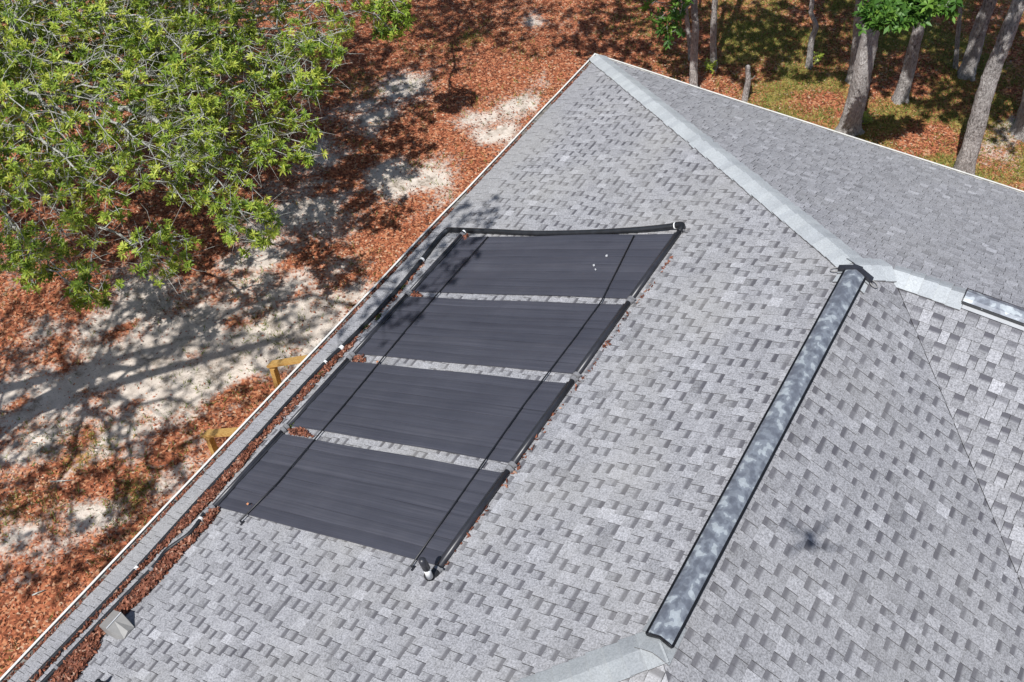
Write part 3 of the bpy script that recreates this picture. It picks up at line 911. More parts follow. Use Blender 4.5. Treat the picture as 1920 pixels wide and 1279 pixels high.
root, inv = pipe_thing('supply_pipe', 'long black pipe along the gutter and across above the farthest mat', 'pipe', A_ + top_, [.025] * 9 + [.028, .031, .034, .035, .036] + [.036] * 7,
           [(793, 487, .03, 'pvc', 'coupling'), (640, 656, .05, 'pvc', 'coupling'), (612, 680, .03, 'pvc', 'coupling'), (258, 1068, .04, 'pvc', 'coupling')])
mb = MB(); mb.tube(smooth_path([wl(5.50, 4.36, .07), wl(5.49, 4.47, .075), wl(5.53, 4.49, .065), wl(5.585, 4.485, .045)]), .041, 12)
o = mb.build('elbow', M['black'], None, True); o.parent = root; o.matrix_parent_inverse = inv
mb = MB(); mb.tube([wl(5.50, 4.385, .072), wl(5.499, 4.40, .0725)], .0435, 14)
o = mb.build('coupling', M['pvc']); o.parent = root; o.matrix_parent_inverse = inv

Bp = [wl(10.89, PD0 - .01, .042)] + wpts([(386, 962), (372, 983), (357, 1001), (337, 1016), (314, 1033), (300, 1051), (285, 1069), (213, 1143), (160, 1199), (108, 1254), (86, 1277), (50, 1315)])
pipe_thing('return_pipe', 'black pipe wriggling from the nearest mat down through the leaves', 'pipe', Bp, .025,
           [(378, 973, .03, 'pvc', 'coupling'), (389, 957, .06, 'grey_plastic', 'hose_clamp'), (284, 1069, .04, 'grey_plastic', 'coupling'), (108, 1254, .03, 'grey_plastic', 'coupling')])

# cap at the far end of the lower headers
root = empty('header_end_cap', tuple(wl(5.56, PD0 - .01, .02))); inv = Matrix.Translation(-root.location)
tag(root, 'white capped stub at the top end of the lower header', 'pipe fitting')
for (a_, b_, r_, mt, nm_) in ((5.565, 5.525, .040, 'header', 'hose'), (5.53, 5.49, .036, 'pvc', 'cap')):
    mb = MB(); mb.tube([wl(a_, PD0 - .01, .042), wl(b_, PD0 - .01, .042), wl(b_ - .012, PD0 - .01, .042)], [r_, r_, r_ * .6], 12)
    o = mb.build(nm_, M[mt], None, True); o.parent = root; o.matrix_parent_inverse = inv

# vacuum relief fitting at the near corner
c0 = np.array(wl(10.90, PD1 + .005, .042))
root = empty('relief_valve', tuple(c0 - sw.Nn * .035)); inv = Matrix.Translation(-root.location)
tag(root, 'black elbow with white upright stub at the bottom corner of the mats', 'valve')
up = np.array([0, 0, 1.0])
u_, d_ = WS(811, 1083, .075); e_v = np.array(wl(u_, d_, .075))
mb = MB(); mb.tube(smooth_path([wl(10.87, PD1 + .005, .042), wl(10.945, PD1 + .0, .042), wl(10.985, PD1 - .04, .052), e_v]), .042, 12)
o = mb.build('elbow', M['black'], None, True); o.parent = root; o.matrix_parent_inverse = inv
u_, d_ = WS(811, 1083, .075); e = np.array(wl(u_, d_, .075)); q1_ = np.array(VP(799, 1064, e)); q2_ = np.array(VP(790, 1049, e))
mb = MB(); mb.tube([e, q1_], .033, 12); o = mb.build('stub', M['pvc'], None, True); o.parent = root; o.matrix_parent_inverse = inv
mb = MB(); mb.tube([q1_ + (e - q1_) * .1, q1_ + (q2_ - q1_) * .85, q2_], [.037, .037, .024], 12); o = mb.build('cap', M['header'], None, True); o.parent = root; o.matrix_parent_inverse = inv
mb = MB(); mb.tube([wl(10.885, PD1 + .005, .042), wl(10.915, PD1 + .005, .042)], .045, 12); o = mb.build('hose_clamp', M['grey_plastic']); o.parent = root; o.matrix_parent_inverse = inv

# ------------------------------------------------------------------ loose leaves and moss
def leaf_cloud(C, nrm, size, aspect=0.42, curl=0.3, tilt=0.5, seed=0):
    """C (n,3) centres, nrm (n,3) or vector; returns V,F with one bent quad pair per leaf"""
    n = len(C); r = np.random.default_rng(seed)
    nn = np.broadcast_to(np.asarray(nrm, float), (n, 3)) + r.normal(0, tilt, (n, 3)); nn /= np.linalg.norm(nn, axis=1)[:, None]
    a = r.normal(0, 1, (n, 3)); a -= nn * (a * nn).sum(1)[:, None]; a /= np.linalg.norm(a, axis=1)[:, None]
    b_ = np.cross(nn, a)
    s_ = (size * r.uniform(.6, 1.3, n))[:, None]; w_ = s_ * aspect * r.uniform(.7, 1.3, n)[:, None]; cu = (s_ * curl * r.uniform(-.3, 1.2, n)[:, None]) * nn
    p0_ = C - a * s_ / 2 + cu * .5; p1_ = C + b_ * w_ / 2; p2_ = C + a * s_ / 2 + cu * .5; p3_ = C - b_ * w_ / 2
    V = np.stack([p0_, p3_, p2_, p1_], 1).reshape(-1, 3)
    k = np.arange(n) * 4
    F = np.concatenate([np.stack([k, k + 1, k + 2], 1), np.stack([k, k + 2, k + 3], 1)])
    return V, F
def in_poly(pts_, poly):
    x, y = pts_[:, 0], pts_[:, 1]; ins = np.zeros(len(x), bool)
    for (x0, y0), (x1, y1) in zip(poly, poly[1:] + poly[:1]):
        c_ = ((y0 > y) != (y1 > y)) & (x < (x1 - x0) * (y - y0) / (y1 - y0 + 1e-12) + x0); ins ^= c_
    return ins
def slope_leaves(polys, dens, size, hmax):
    C = []
    for poly in polys:
        ud = [WS(*q) for q in poly]
        a_ = np.array(ud); lo, hi = a_.min(0), a_.max(0)
        n = int((hi[0] - lo[0]) * (hi[1] - lo[1]) * dens)
        q = rng.uniform(lo, hi, (n, 2)); jit = 0.05 * (vnoise(q[:, 0], q[:, 1], 5, 5, 2) - .5)
        q = q[in_poly(np.stack([q[:, 0], q[:, 1] + jit], 1), ud)]
        q = q[vnoise(q[:, 0], q[:, 1], 7, 9, 2) > .14]
        h_ = .014 + rng.uniform(0, 1, len(q)) * hmax
        C.append(sw.O + q[:, :1] * sw.U + q[:, 1:] * sw.V + h_[:, None] * sw.Nn)
    return np.concatenate(C)
PolyBetween = [(57, 1283), (150, 1190), (262, 1072), (364, 957), (420, 896), (484, 826), (498, 822), (470, 860), (430, 905), (398, 945), (380, 958), (362, 978), (330, 1007), (296, 1042), (275, 1064), (205, 1136), (140, 1204), (100, 1246), (68, 1283)]
PolyRight = [(96, 1283), (115, 1258), (170, 1200), (222, 1145), (290, 1073), (308, 1052), (322, 1036), (345, 1022), (367, 1003), (384, 978), (396, 962), (414, 956), (402, 976), (386, 994), (366, 1020), (345, 1043), (305, 1090), (284, 1112), (262, 1134), (240, 1150), (204, 1172), (196, 1195), (188, 1218), (160, 1258), (140, 1283)]
PolyUp = [(484, 826), (552, 750), (618, 680), (655, 648), (672, 640), (640, 672), (600, 715), (560, 760), (520, 800), (498, 824)]
PolyThin = [(655, 648), (702, 598), (752, 545), (795, 492), (800, 492), (780, 520), (748, 556), (700, 606), (665, 645)]
Cl = slope_leaves([PolyBetween, PolyRight], 6500, .05, .042)
C2 = slope_leaves([PolyUp], 3600, .05, .022)
C3 = slope_leaves([PolyThin], 900, .05, .012)
gaps = [[(770, 552), (783, 549), (795, 558), (775, 561)], [(662, 672), (683, 669), (690, 680), (665, 684)], [(545, 806), (572, 806), (590, 822), (545, 818)], [(866, 446), (880, 441), (876, 452), (868, 455)]]
C4 = slope_leaves(gaps, 4200, .05, .02)
hdr = [[(940, 912), (1000, 830), (1060, 748), (1064, 752), (1006, 838), (950, 915)], [(1070, 740), (1130, 655), (1185, 580), (1189, 584), (1136, 662), (1076, 746)], [(1192, 572), (1262, 478), (1265, 482), (1198, 578)], [(836, 1060), (930, 930), (934, 934), (842, 1064)]]
C5 = slope_leaves(hdr, 420, .04, .012)
Call = np.concatenate([Cl, C2, C3, C4, C5])
V, F = leaf_cloud(Call, sw.Nn, np.full(len(Call), .058), .45, .35, .5, 3)
tn = np.clip(rng.normal(.5, .24, len(Call)), 0, 1)
tag(add_obj('leaf_litter', np_mesh('leaf_litter', V, F, M['litter_old'], tone=np.concatenate([tn, tn]))),
    'drift of reddish dead oak leaves around the pipes on the roof', 'leaves', kind='stuff')
# leaves lying in the gutter
n = 4200; yy = rng.uniform(-L - 3, -.1, n); keep = vnoise(yy, yy * 0, 1.1, 31, 3) > .40 - .12 * (yy < -7); yy = yy[keep]; n = len(yy)
Cg = np.stack([rng.uniform(.03, .14, n), yy, E - .018 + rng.uniform(0, .02, n)], 1)
V, F = leaf_cloud(Cg, (0, 0, 1), np.full(n, .05), .45, .3, .5, 4)
tn = np.clip(rng.normal(.42, .22, n), 0, 1)
tag(add_obj('gutter_leaves', np_mesh('gutter_leaves', V, F, M['litter_old'], tone=np.concatenate([tn, tn]))), 'dead leaves lying in the white gutter', 'leaves', kind='stuff')
# single leaves that stand out
for px, py, lab in ((470, 947, 'orange dead leaf caught on the gutter side strap of the nearest mat'), (712, 681, 'dead leaf in the gap under the strap between second and third mats')):
    u_, d_ = WS(px, py, .05); c_ = np.array([wl(u_, d_, .066)])
    V, F = leaf_cloud(np.repeat(c_, 2, 0) + rng.normal(0, .012, (2, 3)), sw.Nn, np.full(2, .075), .6, .3, .3, 8)
    tag(add_obj('dead_leaf', np_mesh('dead_leaf', V, F, M['litter'], tone=np.array([.75, .85, .75, .85]))), lab, 'leaf')
# moss cushions
moss_lab = ['moss cushion under the pipe beside the farthest mat', 'moss cushion at the pipe halfway along the third mat', 'moss cushion by the pipe at the lower end of the third mat', 'moss cushion by the gutter side corner of the second mat', 'moss cushion touching the leaf drift beside the pipe']
for (px, py, r_), lab in zip(((752, 541, .05), (708, 594, .04), (682, 616, .055), (548, 797, .05), (600, 703, .045)), moss_lab):
    u_, d_ = WS(px, py, .01); n = 60
    ang = rng.uniform(0, 6.28, n); rr = r_ * np.sqrt(rng.uniform(0, 1, n))
    q = [wl(u_ + rr[k] * 1.6 * math.cos(ang[k]), d_ + .03 + rr[k] * .6 * math.sin(ang[k]), .012 + .03 * (1 - (rr[k] / r_) ** 2)) for k in range(n)]
    V, F = leaf_cloud(np.array(q), sw.Nn, np.full(n, .03), .7, .2, .6, 9)
    tag(add_obj('moss_cushion', np_mesh('moss_cushion', V, F, M['moss'])), lab, 'moss', 'moss cushions along the pipe')

# ------------------------------------------------------------------ leaves and grass on the ground
fr = np.array([GP(-60, -60)[:2], GP(1980, -60)[:2], GP(1980, 420)[:2], GP(1113, 90)[:2], GP(-60, 1330)[:2]])
n = 270000
lo, hi = fr.min(0) - .5, fr.max(0) + .5
q = rng.uniform(lo, hi, (n, 2))
px_ = PX(np.concatenate([q, np.zeros((n, 1))], 1))
q = q[(px_[:, 0] > -60) & (px_[:, 0] < 1990) & (px_[:, 1] > -60) & (px_[:, 1] < 1330) & ~((q[:, 0] > .7) & (q[:, 1] < -.7))]
lm = litter_map(q[:, 0], q[:, 1]); gm_ = grass_map(q[:, 0], q[:, 1])
keep = rng.random(len(q)) < np.clip(.10 + .9 * lm ** 1.5, 0, 1) * (1 - .40 * gm_)
ql = q[keep]
Cg = np.stack([ql[:, 0], ql[:, 1], gz(ql[:, 0], ql[:, 1]) + rng.uniform(.006, .03, len(ql))], 1)
V, F = leaf_cloud(Cg, (0, 0, 1), np.full(len(Cg), .050), .42, .35, .35, 6)
tn = np.clip(rng.normal(.48, .27, len(Cg)) + .75 * (vnoise(ql[:, 0], ql[:, 1], .8, 77, 2) - .5), 0, 1)
tag(add_obj('fallen_leaves', np_mesh('fallen_leaves', V, F, M['litter'], tone=np.concatenate([tn, tn]))), 'rust coloured fallen oak leaves carpeting the yard', 'leaves', kind='stuff')
qg = q[rng.random(len(q)) < np.clip(gm_ * 1.0 + .012, 0, 1) * .9]
qg = np.repeat(qg, 3, 0) + rng.normal(0, .025, (len(qg) * 3, 2))
n = len(qg); hgt = rng.uniform(.04, .11, n); an = rng.uniform(0, 6.28, n); le = rng.normal(0, .05, (n, 2))
zb = gz(qg[:, 0], qg[:, 1])
b_ = np.stack([np.cos(an), np.sin(an)], 1) * .007
V = np.stack([np.c_[qg - b_, zb], np.c_[qg + b_, zb], np.c_[qg + le, zb + hgt]], 1).reshape(-1, 3)
F = np.arange(3 * n).reshape(-1, 3)
tag(add_obj('grass', np_mesh('grass', V, F, M['grass'], tone=rng.random(n))), 'thin green grass growing through the fallen leaves', 'grass', kind='stuff')

# ------------------------------------------------------------------ trees
def ell_pts(ells, n, r, shell=0.35):
    """points spread through ellipsoids; an ellipsoid may carry its own count"""
    vol = np.array([0.0 if len(e) > 2 else e[1][0] * e[1][1] * e[1][2] for e in ells]); out = []
    cnt = [e[2] if len(e) > 2 else max(1, int(n * v / max(vol.sum(), 1e-6))) for e, v in zip(ells, vol)]
    for e, k in zip(ells, cnt):
        d = r.normal(0, 1, (k, 3)); d /= np.linalg.norm(d, axis=1)[:, None]
        rr = r.uniform(shell ** 3, 1, k) ** (1 / 3)
        out.append(np.asarray(e[0]) + d * rr[:, None] * np.asarray(e[1]))
    return np.concatenate(out)
def rosettes(C, D, K, size, aspect, spread, r, droop=0.0):
    """K leaves round every centre C, axis D; diamond leaves folded on the midrib"""
    n = len(C); D = D / np.linalg.norm(D, axis=1)[:, None]
    a = np.cross(D, np.broadcast_to([0.31, .22, .92], D.shape) + r.normal(0, .2, D.shape)); a /= np.linalg.norm(a, axis=1)[:, None]; b_ = np.cross(D, a)
    ph = r.uniform(0, 6.28, (n, 1)) + np.arange(K)[None] * 2.4 + r.normal(0, .25, (n, K))
    el = r.uniform(spread[0], spread[1], (n, K))
    dirv = (np.cos(ph) * np.cos(el))[..., None] * a[:, None] + (np.sin(ph) * np.cos(el))[..., None] * b_[:, None] + np.sin(el)[..., None] * D[:, None]
    side = np.cross(dirv, D[:, None] + 0 * dirv); side /= np.linalg.norm(side, axis=2)[..., None] + 1e-9
    s_ = (size * r.uniform(.65, 1.25, (n, K)))[..., None]
    nrm = np.cross(side, dirv)
    base = C[:, None] + D[:, None] * r.uniform(-.03, .02, (n, K, 1)) * size / .08
    tip = base + dirv * s_ + np.array([0, 0, -1.0]) * s_ * droop
    mid = base + dirv * s_ * .55
    wl_ = side * s_ * aspect * .5; fold = nrm * s_ * .05
    p = np.stack([base, mid + wl_ + fold, tip, mid - wl_ + fold], 2).reshape(-1, 3)
    m_ = n * K; k = np.arange(m_) * 4
    F = np.concatenate([np.stack([k, k + 1, k + 2], 1), np.stack([k, k + 2, k + 3], 1)])
    return p, F
def grow(trunk, ells, n_att, r, tip=.0035, alpha=.35, pw=.46):
    """connect crown points to the nearest branch (short total path); returns nodes, parent, radius, leaves"""
    att = ell_pts(ells, n_att, r)
    nodes = [np.asarray(p_, float) for p_ in trunk]; par = [-1] + list(range(len(trunk) - 1))
    dist = [0.0]
    for i in range(1, len(nodes)): dist.append(dist[-1] + np.linalg.norm(nodes[i] - nodes[i - 1]) * .5)
    att = att[np.argsort(np.linalg.norm(att - nodes[-1], axis=1) + r.normal(0, .25, len(att)))]
    arr = np.zeros((len(nodes) + len(att) * 3 + 10, 3)); arr[:len(nodes)] = nodes; dd = np.zeros(len(arr)); dd[:len(nodes)] = dist
    cnt = len(nodes); first = max(1, len(nodes) // 2); pl = list(par)
    for p_ in att:
        v = np.linalg.norm(arr[first:cnt] - p_, axis=1); k = int(np.argmin(v + alpha * dd[first:cnt])) + first
        ln_ = v[k - first]; steps = 2 if ln_ > .35 else 1
        if ln_ > 1.2: steps = 3
        prev = k; p0_ = arr[k].copy()
        for s_ in range(1, steps + 1):
            t = s_ / steps; np_ = p0_ + (p_ - p0_) * t
            if s_ < steps: np_ = np_ + r.normal(0, .07 * ln_, 3) + np.array([0, 0, .06 * ln_ * math.sin(math.pi * t)])
            arr[cnt] = np_; dd[cnt] = dd[prev] + ln_ / steps; pl.append(prev); prev = cnt; cnt += 1
    arr = arr[:cnt]; par = np.array(pl)
    lc = np.zeros(cnt); kids = np.zeros(cnt, int)
    for i in range(1, cnt): kids[par[i]] += 1
    lc[kids == 0] = 1
    for i in range(cnt - 1, 0, -1): lc[par[i]] += lc[i]
    rad = tip * np.maximum(lc, 1) ** pw
    return arr, par, rad, kids
def frusta(A, Bq, ra, rb, n=5):
    t = Bq - A; ln_ = np.linalg.norm(t, axis=1)[:, None] + 1e-9; t = t / ln_
    a = np.cross(t, np.where(np.abs(t[:, 2:]) > .9, [[1.0, 0, 0]], [[0, 0, 1.0]])); a /= np.linalg.norm(a, axis=1)[:, None] + 1e-9; b_ = np.cross(t, a)
    ang = np.arange(n) * 2 * math.pi / n
    off = np.cos(ang)[None, :, None] * a[:, None] + np.sin(ang)[None, :, None] * b_[:, None]
    V = np.concatenate([A[:, None] + off * ra[:, None, None], Bq[:, None] + off * rb[:, None, None]], 1).reshape(-1, 3)
    k = np.arange(len(A))[:, None] * 2 * n; i = np.arange(n)[None]; j = (i + 1) % n
    F = np.stack([k + i, k + j, k + n + j, k + n + i], 2).reshape(-1, 4)
    return V, F
def tree(name, lab, cat, trunk, tr, ells, n_att, seed, leafK=10, size=.085, aspect=.3, per=1.6, mat='leaf', bark_='bark', tip=.0035, group=None, side_twigs=0, spread=(.05, .9), tone_mu=.5, inner=.25):
    r = np.random.default_rng(seed)
    base = np.asarray(trunk[0], float)
    root = empty(name, (base[0], base[1], base[2])); inv = Matrix.Translation(-root.location)
    tag(root, lab, cat, group)
    nodes, par, rad, kids = grow(trunk, ells, n_att, r, tip)
    nt_ = len(trunk)
    # trunk: one lumpy tapered tube with a root flare
    sp = smooth_path(trunk, 14); m_ = len(sp); ns = 26; V = []; nzs = r.normal(0, 1, (m_, ns)); nzs = (nzs + np.roll(nzs, 1, 0) * .8 + np.roll(nzs, 2, 0) * .5) / 1.4
    for i, p_ in enumerate(sp):
        t = i / (m_ - 1); rr = tr * (1 - .45 * t) * (1 + .42 * math.exp(-i / 3.2))
        for k in range(ns):
            a_ = 2 * math.pi * k / ns
            f_ = 1 + .07 * math.sin(3 * a_ + seed) + .04 * math.sin(5 * a_ + i * .35 + seed) + .035 * nzs[i, k] + (.20 * math.sin(4 * a_ + seed) * math.exp(-i / 3.0))
            V.append(p_ + rr * f_ * np.array([math.cos(a_), math.sin(a_), 0]))
    F = [(i * ns + k, i * ns + (k + 1) % ns, (i + 1) * ns + (k + 1) % ns, (i + 1) * ns + k) for i in range(m_ - 1) for k in range(ns)]
    me = np_mesh('trunk', np.array(V), np.array(F), M[bark_], smooth=True)
    o = add_obj('trunk', me); o.parent = root; o.matrix_parent_inverse = inv
    # limbs and twigs
    e = np.arange(nt_, len(nodes))
    ra = np.minimum(rad[par[e]], tr * .6); rb = np.minimum(rad[e], tr * .6); ra = np.minimum(ra, rb * 1.9 + .002)
    big = rb > .012
    Vs, Fs, off = [], [], 0
    for msk, n_ in ((big, 7), (~big, 4)):
        if msk.sum() == 0: continue
        v_, f_ = frusta(nodes[par[e]][msk], nodes[e][msk], ra[msk], rb[msk], n_); Vs.append(v_); Fs.append(f_ + off); off += len(v_)
    tips = np.where(kids == 0)[0]; tips = tips[tips >= nt_]
    inner_n = np.where((kids > 0) & (rad < .015))[0]; inner_n = inner_n[inner_n >= nt_]
    if side_twigs:
        src = r.choice(e, side_twigs); st = nodes[src]; dv = r.normal(0, 1, (side_twigs, 3)) * [1, 1, .6]; dv /= np.linalg.norm(dv, axis=1)[:, None]
        md = st + dv * r.uniform(.10, .28, side_twigs)[:, None]; en = md + (dv + r.normal(0, .45, dv.shape)) * r.uniform(.08, .25, side_twigs)[:, None]
        for A_q, B_q, r0_, r1_ in ((st, md, .0055, .0042), (md, en, .0042, .002)):
            v_, f_ = frusta(A_q, B_q, np.full(len(A_q), r0_), np.full(len(A_q), r1_), 3)
            k3 = f_.reshape(-1, 4); Vs.append(v_); Fs.append(k3 + off); off += len(v_)
    o = add_obj('limbs', np_mesh('limbs', np.concatenate(Vs), np.concatenate(Fs), M['lichen' if bark_ == 'lichen' else bark_], smooth=True)); o.parent = root; o.matrix_parent_inverse = inv
    # leaves
    src = np.concatenate([tips, r.choice(tips, int(len(tips) * max(per - 1, 0))), r.choice(inner_n, int(len(inner_n) * inner)) if len(inner_n) else np.zeros(0, int)])
    C = nodes[src] + r.normal(0, .045, (len(src), 3)); dv = nodes[src] - nodes[par[src]]
    dv = dv / (np.linalg.norm(dv, axis=1)[:, None] + 1e-9) * .5 + r.normal(0, .35, dv.shape) + [0, 0, .75]
    V, F = rosettes(C, dv, leafK, size, aspect, spread, r, .12)
    tn = np.clip(np.repeat(r.normal(tone_mu, .20, len(C)), leafK) + r.normal(0, .13, len(C) * leafK), 0, 1)
    o = add_obj('crown', np_mesh('crown', V, F, M[mat], tone=np.concatenate([tn, tn]))); o.parent = root; o.matrix_parent_inverse = inv
    return root

# the big oak whose crown fills the upper left
tree('oak_tree', 'spreading oak with grey lichened twigs and bright green leaves', 'tree',
     [(-9.6, -7.6, 0), (-9.4, -7.4, 1.2), (-9.1, -7.1, 2.3), (-8.8, -6.8, 3.2)], .30,
     [((-5.6, -6.1, 3.9), (2.6, 2.4, 1.3)), ((-6.9, -4.7, 4.6), (3.0, 2.6, 1.6)), ((-7.6, -7.6, 3.8), (2.4, 2.0, 1.5)), ((-4.6, -5.0, 3.4), (1.7, 1.6, 1.0)), ((-5.3, -8.2, 3.0), (1.5, 1.3, .9)),
      ((-9.5, -5.0, 6.5), (3.0, 3.0, 2.2), 500), ((-6.6, -2.9, 4.2), (2.2, 1.6, 1.5), 420), ((-6.0, -3.0, 7.6), (2.4, 2.0, 1.4), 420), ((-3.6, -1.5, 8.4), (1.8, 1.3, .8), 150),
      (tuple(GP(590, 25, 3.6)), (.8, .9, .7), 150), (tuple(GP(560, 120, 3.6)), (.7, .8, .5), 130), (tuple(GP(540, 260, 3.2)), (.55, .6, .4), 70), (tuple(GP(470, 420, 2.7)), (.5, .5, .35), 60),
      (tuple(GP(170, 540, 2.5)), (.35, .35, .3), 36), (tuple(GP(60, 480, 2.8)), (.5, .5, .4), 50), (tuple(GP(300, 470, 2.6)), (.6, .5, .4), 60), (tuple(GP(390, 330, 3.0)), (.7, .7, .5), 90)],
     4400, 5, leafK=14, size=.094, aspect=.25, per=3.5, mat='leaf', bark_='lichen', tip=.0044, side_twigs=7500, inner=.4, tone_mu=.64)

# tall oak out of the picture to the lower left; its shade falls on the sand and the eave
tree('tall_oak_tree', 'tall oak beyond the lower left corner whose shadow streaks the sand', 'tree',
     [(-5.3, -12.6, 0), (-5.2, -12.6, 2.0), (-5.0, -12.7, 4.0), (-4.5, -12.8, 6.0)], .24,
     [((-3.6, -13.4, 8.4), (3.0, 2.4, 1.7)), ((-5.6, -12.6, 7.0), (2.6, 2.0, 1.5)), ((.85, -11.4, 10.6), (.75, 1.9, .5), 150), ((-3.0, -14.8, 6.2), (1.9, 1.6, 1.0), 230), ((-1.4, -15.2, 7.0), (1.1, 1.0, .7), 110), ((-5.0, -13.6, 5.6), (1.4, 1.3, .8), 110), ((-2.4, -11.9, 9.6), (1.6, 1.4, .8))],
     760, 15, leafK=11, size=.11, aspect=.34, per=1.5, mat='leaf', bark_='bark', tip=.0055)

for seed_, pts_, lab in ((16, [(-6.3, -11.7, 0), (-5.2, -11.9, 2.4), (-4.1, -12.0, 4.8), (-2.2, -12.3, 8.6)], 'slanting oak stem off the left edge, nearer the house of two'),
                        (17, [(-7.6, -12.3, 0), (-6.7, -12.5, 2.2), (-5.5, -12.7, 4.6), (-3.6, -13.1, 8.4)], 'slanting oak stem off the left edge, farther from the house of two')):
    e_ = pts_[-1]
    tree('slanting_oak_tree', lab, 'tree', pts_, .13, [((e_[0] + .3, e_[1] - .3, e_[2] + .9), (1.1, 1.0, .6), 60), ((e_[0] - 1.8, e_[1] + .2, e_[2] - 1.2), (1.4, 1.0, .7), 40)], 0, seed_, leafK=10, size=.10, aspect=.3, per=1.3, tip=.006)

# woodland trunks beyond the far eave; their crowns stand above the picture
def wood(lab, pxs, wpx, crown, seed, hgt=6.0, low=(), name='woodland_tree', bark_='bark', mat='leaf_dark'):
    b0_ = GP(*pxs[0]); b0_[2] = -.03
    pts_ = [b0_] + [VP(px, py, b0_) for px, py in pxs[1:]]
    dv = (pts_[-1] - pts_[0]); dv = dv / np.linalg.norm(dv); dv[2] = max(dv[2], .5)
    last = pts_[-1]; k = max(.5, (hgt - last[2]) / dv[2])
    pts_ += [last + dv * k * .5 + np.array([.06, .05, 0]), last + dv * k]
    dist = np.linalg.norm(b0_ - CAM)
    ells = [(c_, r_, n_) for c_, r_, n_ in crown] + [(tuple(GP(px, py, z_)), r_, n_) for px, py, z_, r_, n_ in low]
    return tree(name, lab, 'tree', pts_, wpx / FPX * dist / 2 * .86, ells, 0, seed, leafK=10, size=.14, aspect=.42, per=1.9, mat=mat, bark_=bark_, tip=.005, group='trunks of the wood behind the house')
R0 = (1.8, 1.9, 1.3)
wood('slim grey trunk, front one of the pair nearest the roof corner', [(1301, 175), (1301, 110), (1304, 50), (1302, 0)], 17, [((-1.3, .5, 7.0), (1.7, 1.5, 1.2), 330)], 21, low=[(1255, 15, 2.2, (.40, .4, .45), 40), (1262, 60, 1.7, (.22, .22, .28), 14)])
wood('thin dark trunk half hidden behind the front trunk nearest the roof corner', [(1296, 110), (1291, 60), (1285, 0)], 10, [((-1.5, 3.4, 7.4), R0, 260)], 22)
wood('straight grey trunk with a small green sprout at its foot', [(1338, 128), (1338, 60), (1341, 0)], 14, [((.9, 1.0, 7.1), (1.6, 1.6, 1.2), 380)], 23)
wood('pale slightly crooked trunk at the edge of the sunlit grass', [(1517, 124), (1522, 75), (1530, 50), (1521, 25), (1523, 0)], 12, [((2.4, 2.3, 7.2), R0, 420)], 24)
wood('thick trunk with dark bark under a tuft of bright leaves', [(1590, 246), (1605, 190), (1620, 120), (1632, 60), (1640, 10)], 40, [((4.0, 2.5, 7.2), R0, 460), ((2.8, 5.0, 7.5), R0, 330)], 25,
     low=[(1668, 20, 4.3, (.36, .30, .28), 130), (1712, 8, 4.4, (.30, .26, .25), 90), (1632, 25, 4.2, (.16, .18, .16), 26), (1765, 2, 4.4, (.24, .2, .18), 40)])
wood('grey trunk standing right behind the thick trunk', [(1598, 152), (1606, 80), (1612, 0)], 20, [((4.5, 5.2, 7.6), R0, 330)], 26)
wood('shaded trunk between the thick trunk and the leaning pale trunk', [(1687, 188), (1703, 130), (1718, 70), (1735, 0)], 26, [((5.6, 2.4, 7.2), R0, 460)], 27)
wood('long pale trunk leaning right with a knot halfway up', [(1806, 325), (1830, 240), (1849, 170), (1866, 120), (1890, 60), (1912, 0)], 34, [((7.3, 2.2, 7.4), R0, 430), ((6.4, 5.2, 7.6), R0, 300)], 28)
wood('dark thick trunk in deep shade near the upper right', [(1812, 142), (1828, 90), (1842, 40), (1858, 0)], 30, [((5.2, 7.0, 7.2), R0, 260)], 29)
wood('thin pale sapling stem beside the dark shaded trunk', [(1792, 128), (1796, 70), (1800, 25), (1802, 0)], 9, [((5.6, 4.6, 6.6), (1.2, 1.2, .9), 160)], 30)
wood('dark trunk cut off by the right edge above the sandy patch', [(1925, 252), (1940, 190), (1958, 100)], 50, [((8.8, 2.6, 7.4), R0, 380), ((8.4, 5.6, 7.6), R0, 300)], 31)

# broken snag in front of the wood
sb = GP(1396, 190); sb[2] = -.03
sp_ = [sb] + [VP(px, py, sb) for px, py in ((1399, 172), (1403, 150), (1402, 130), (1404, 122))]
root = empty('tree_snag', tuple(sb)); inv = Matrix.Translation(-root.location)
tag(root, 'short broken sapling snag close to the far eave', 'stump')
mb = MB(); mb.tube(smooth_path(sp_, 4), list(np.interp(np.linspace(0, 1, 17), [0, .5, .9, 1], [.075, .06, .05, .01])), 9)
o = mb.build('stem', M['bark'], None, True); o.parent = root; o.matrix_parent_inverse = inv
mb = MB(); e_ = np.array(sp_[2]); mb.tube([e_, e_ + np.array([.10, -.02, .09]), e_ + np.array([.13, -.02, .17])], [.018, .012, .004], 6)
o = mb.build('branch_stub', M['bark'], None, True); o.parent = root; o.matrix_parent_inverse = inv

# bough hanging into the top of the picture
bt_ = GP(730, 28, 3.2)
tree('leaning_oak_tree', 'oak whose bright bough dips into the top edge left of the roof', 'tree',
     [(bt_[0] - 4.2, bt_[1] + 4.6, 0), (bt_[0] - 3.6, bt_[1] + 4.0, 1.8), (bt_[0] - 2.8, bt_[1] + 3.2, 3.4), (bt_[0] - 1.8, bt_[1] + 2.2, 4.4)], .16,
     [(tuple(bt_), (.36, .45, .42), 110), ((bt_[0] - 1.6, bt_[1] + 1.8, 5.4), (1.7, 1.6, 1.2), 260)], 0, 41, leafK=12, size=.10, aspect=.28, per=2.6, mat='leaf', bark_='bark', tip=.004, tone_mu=.5)
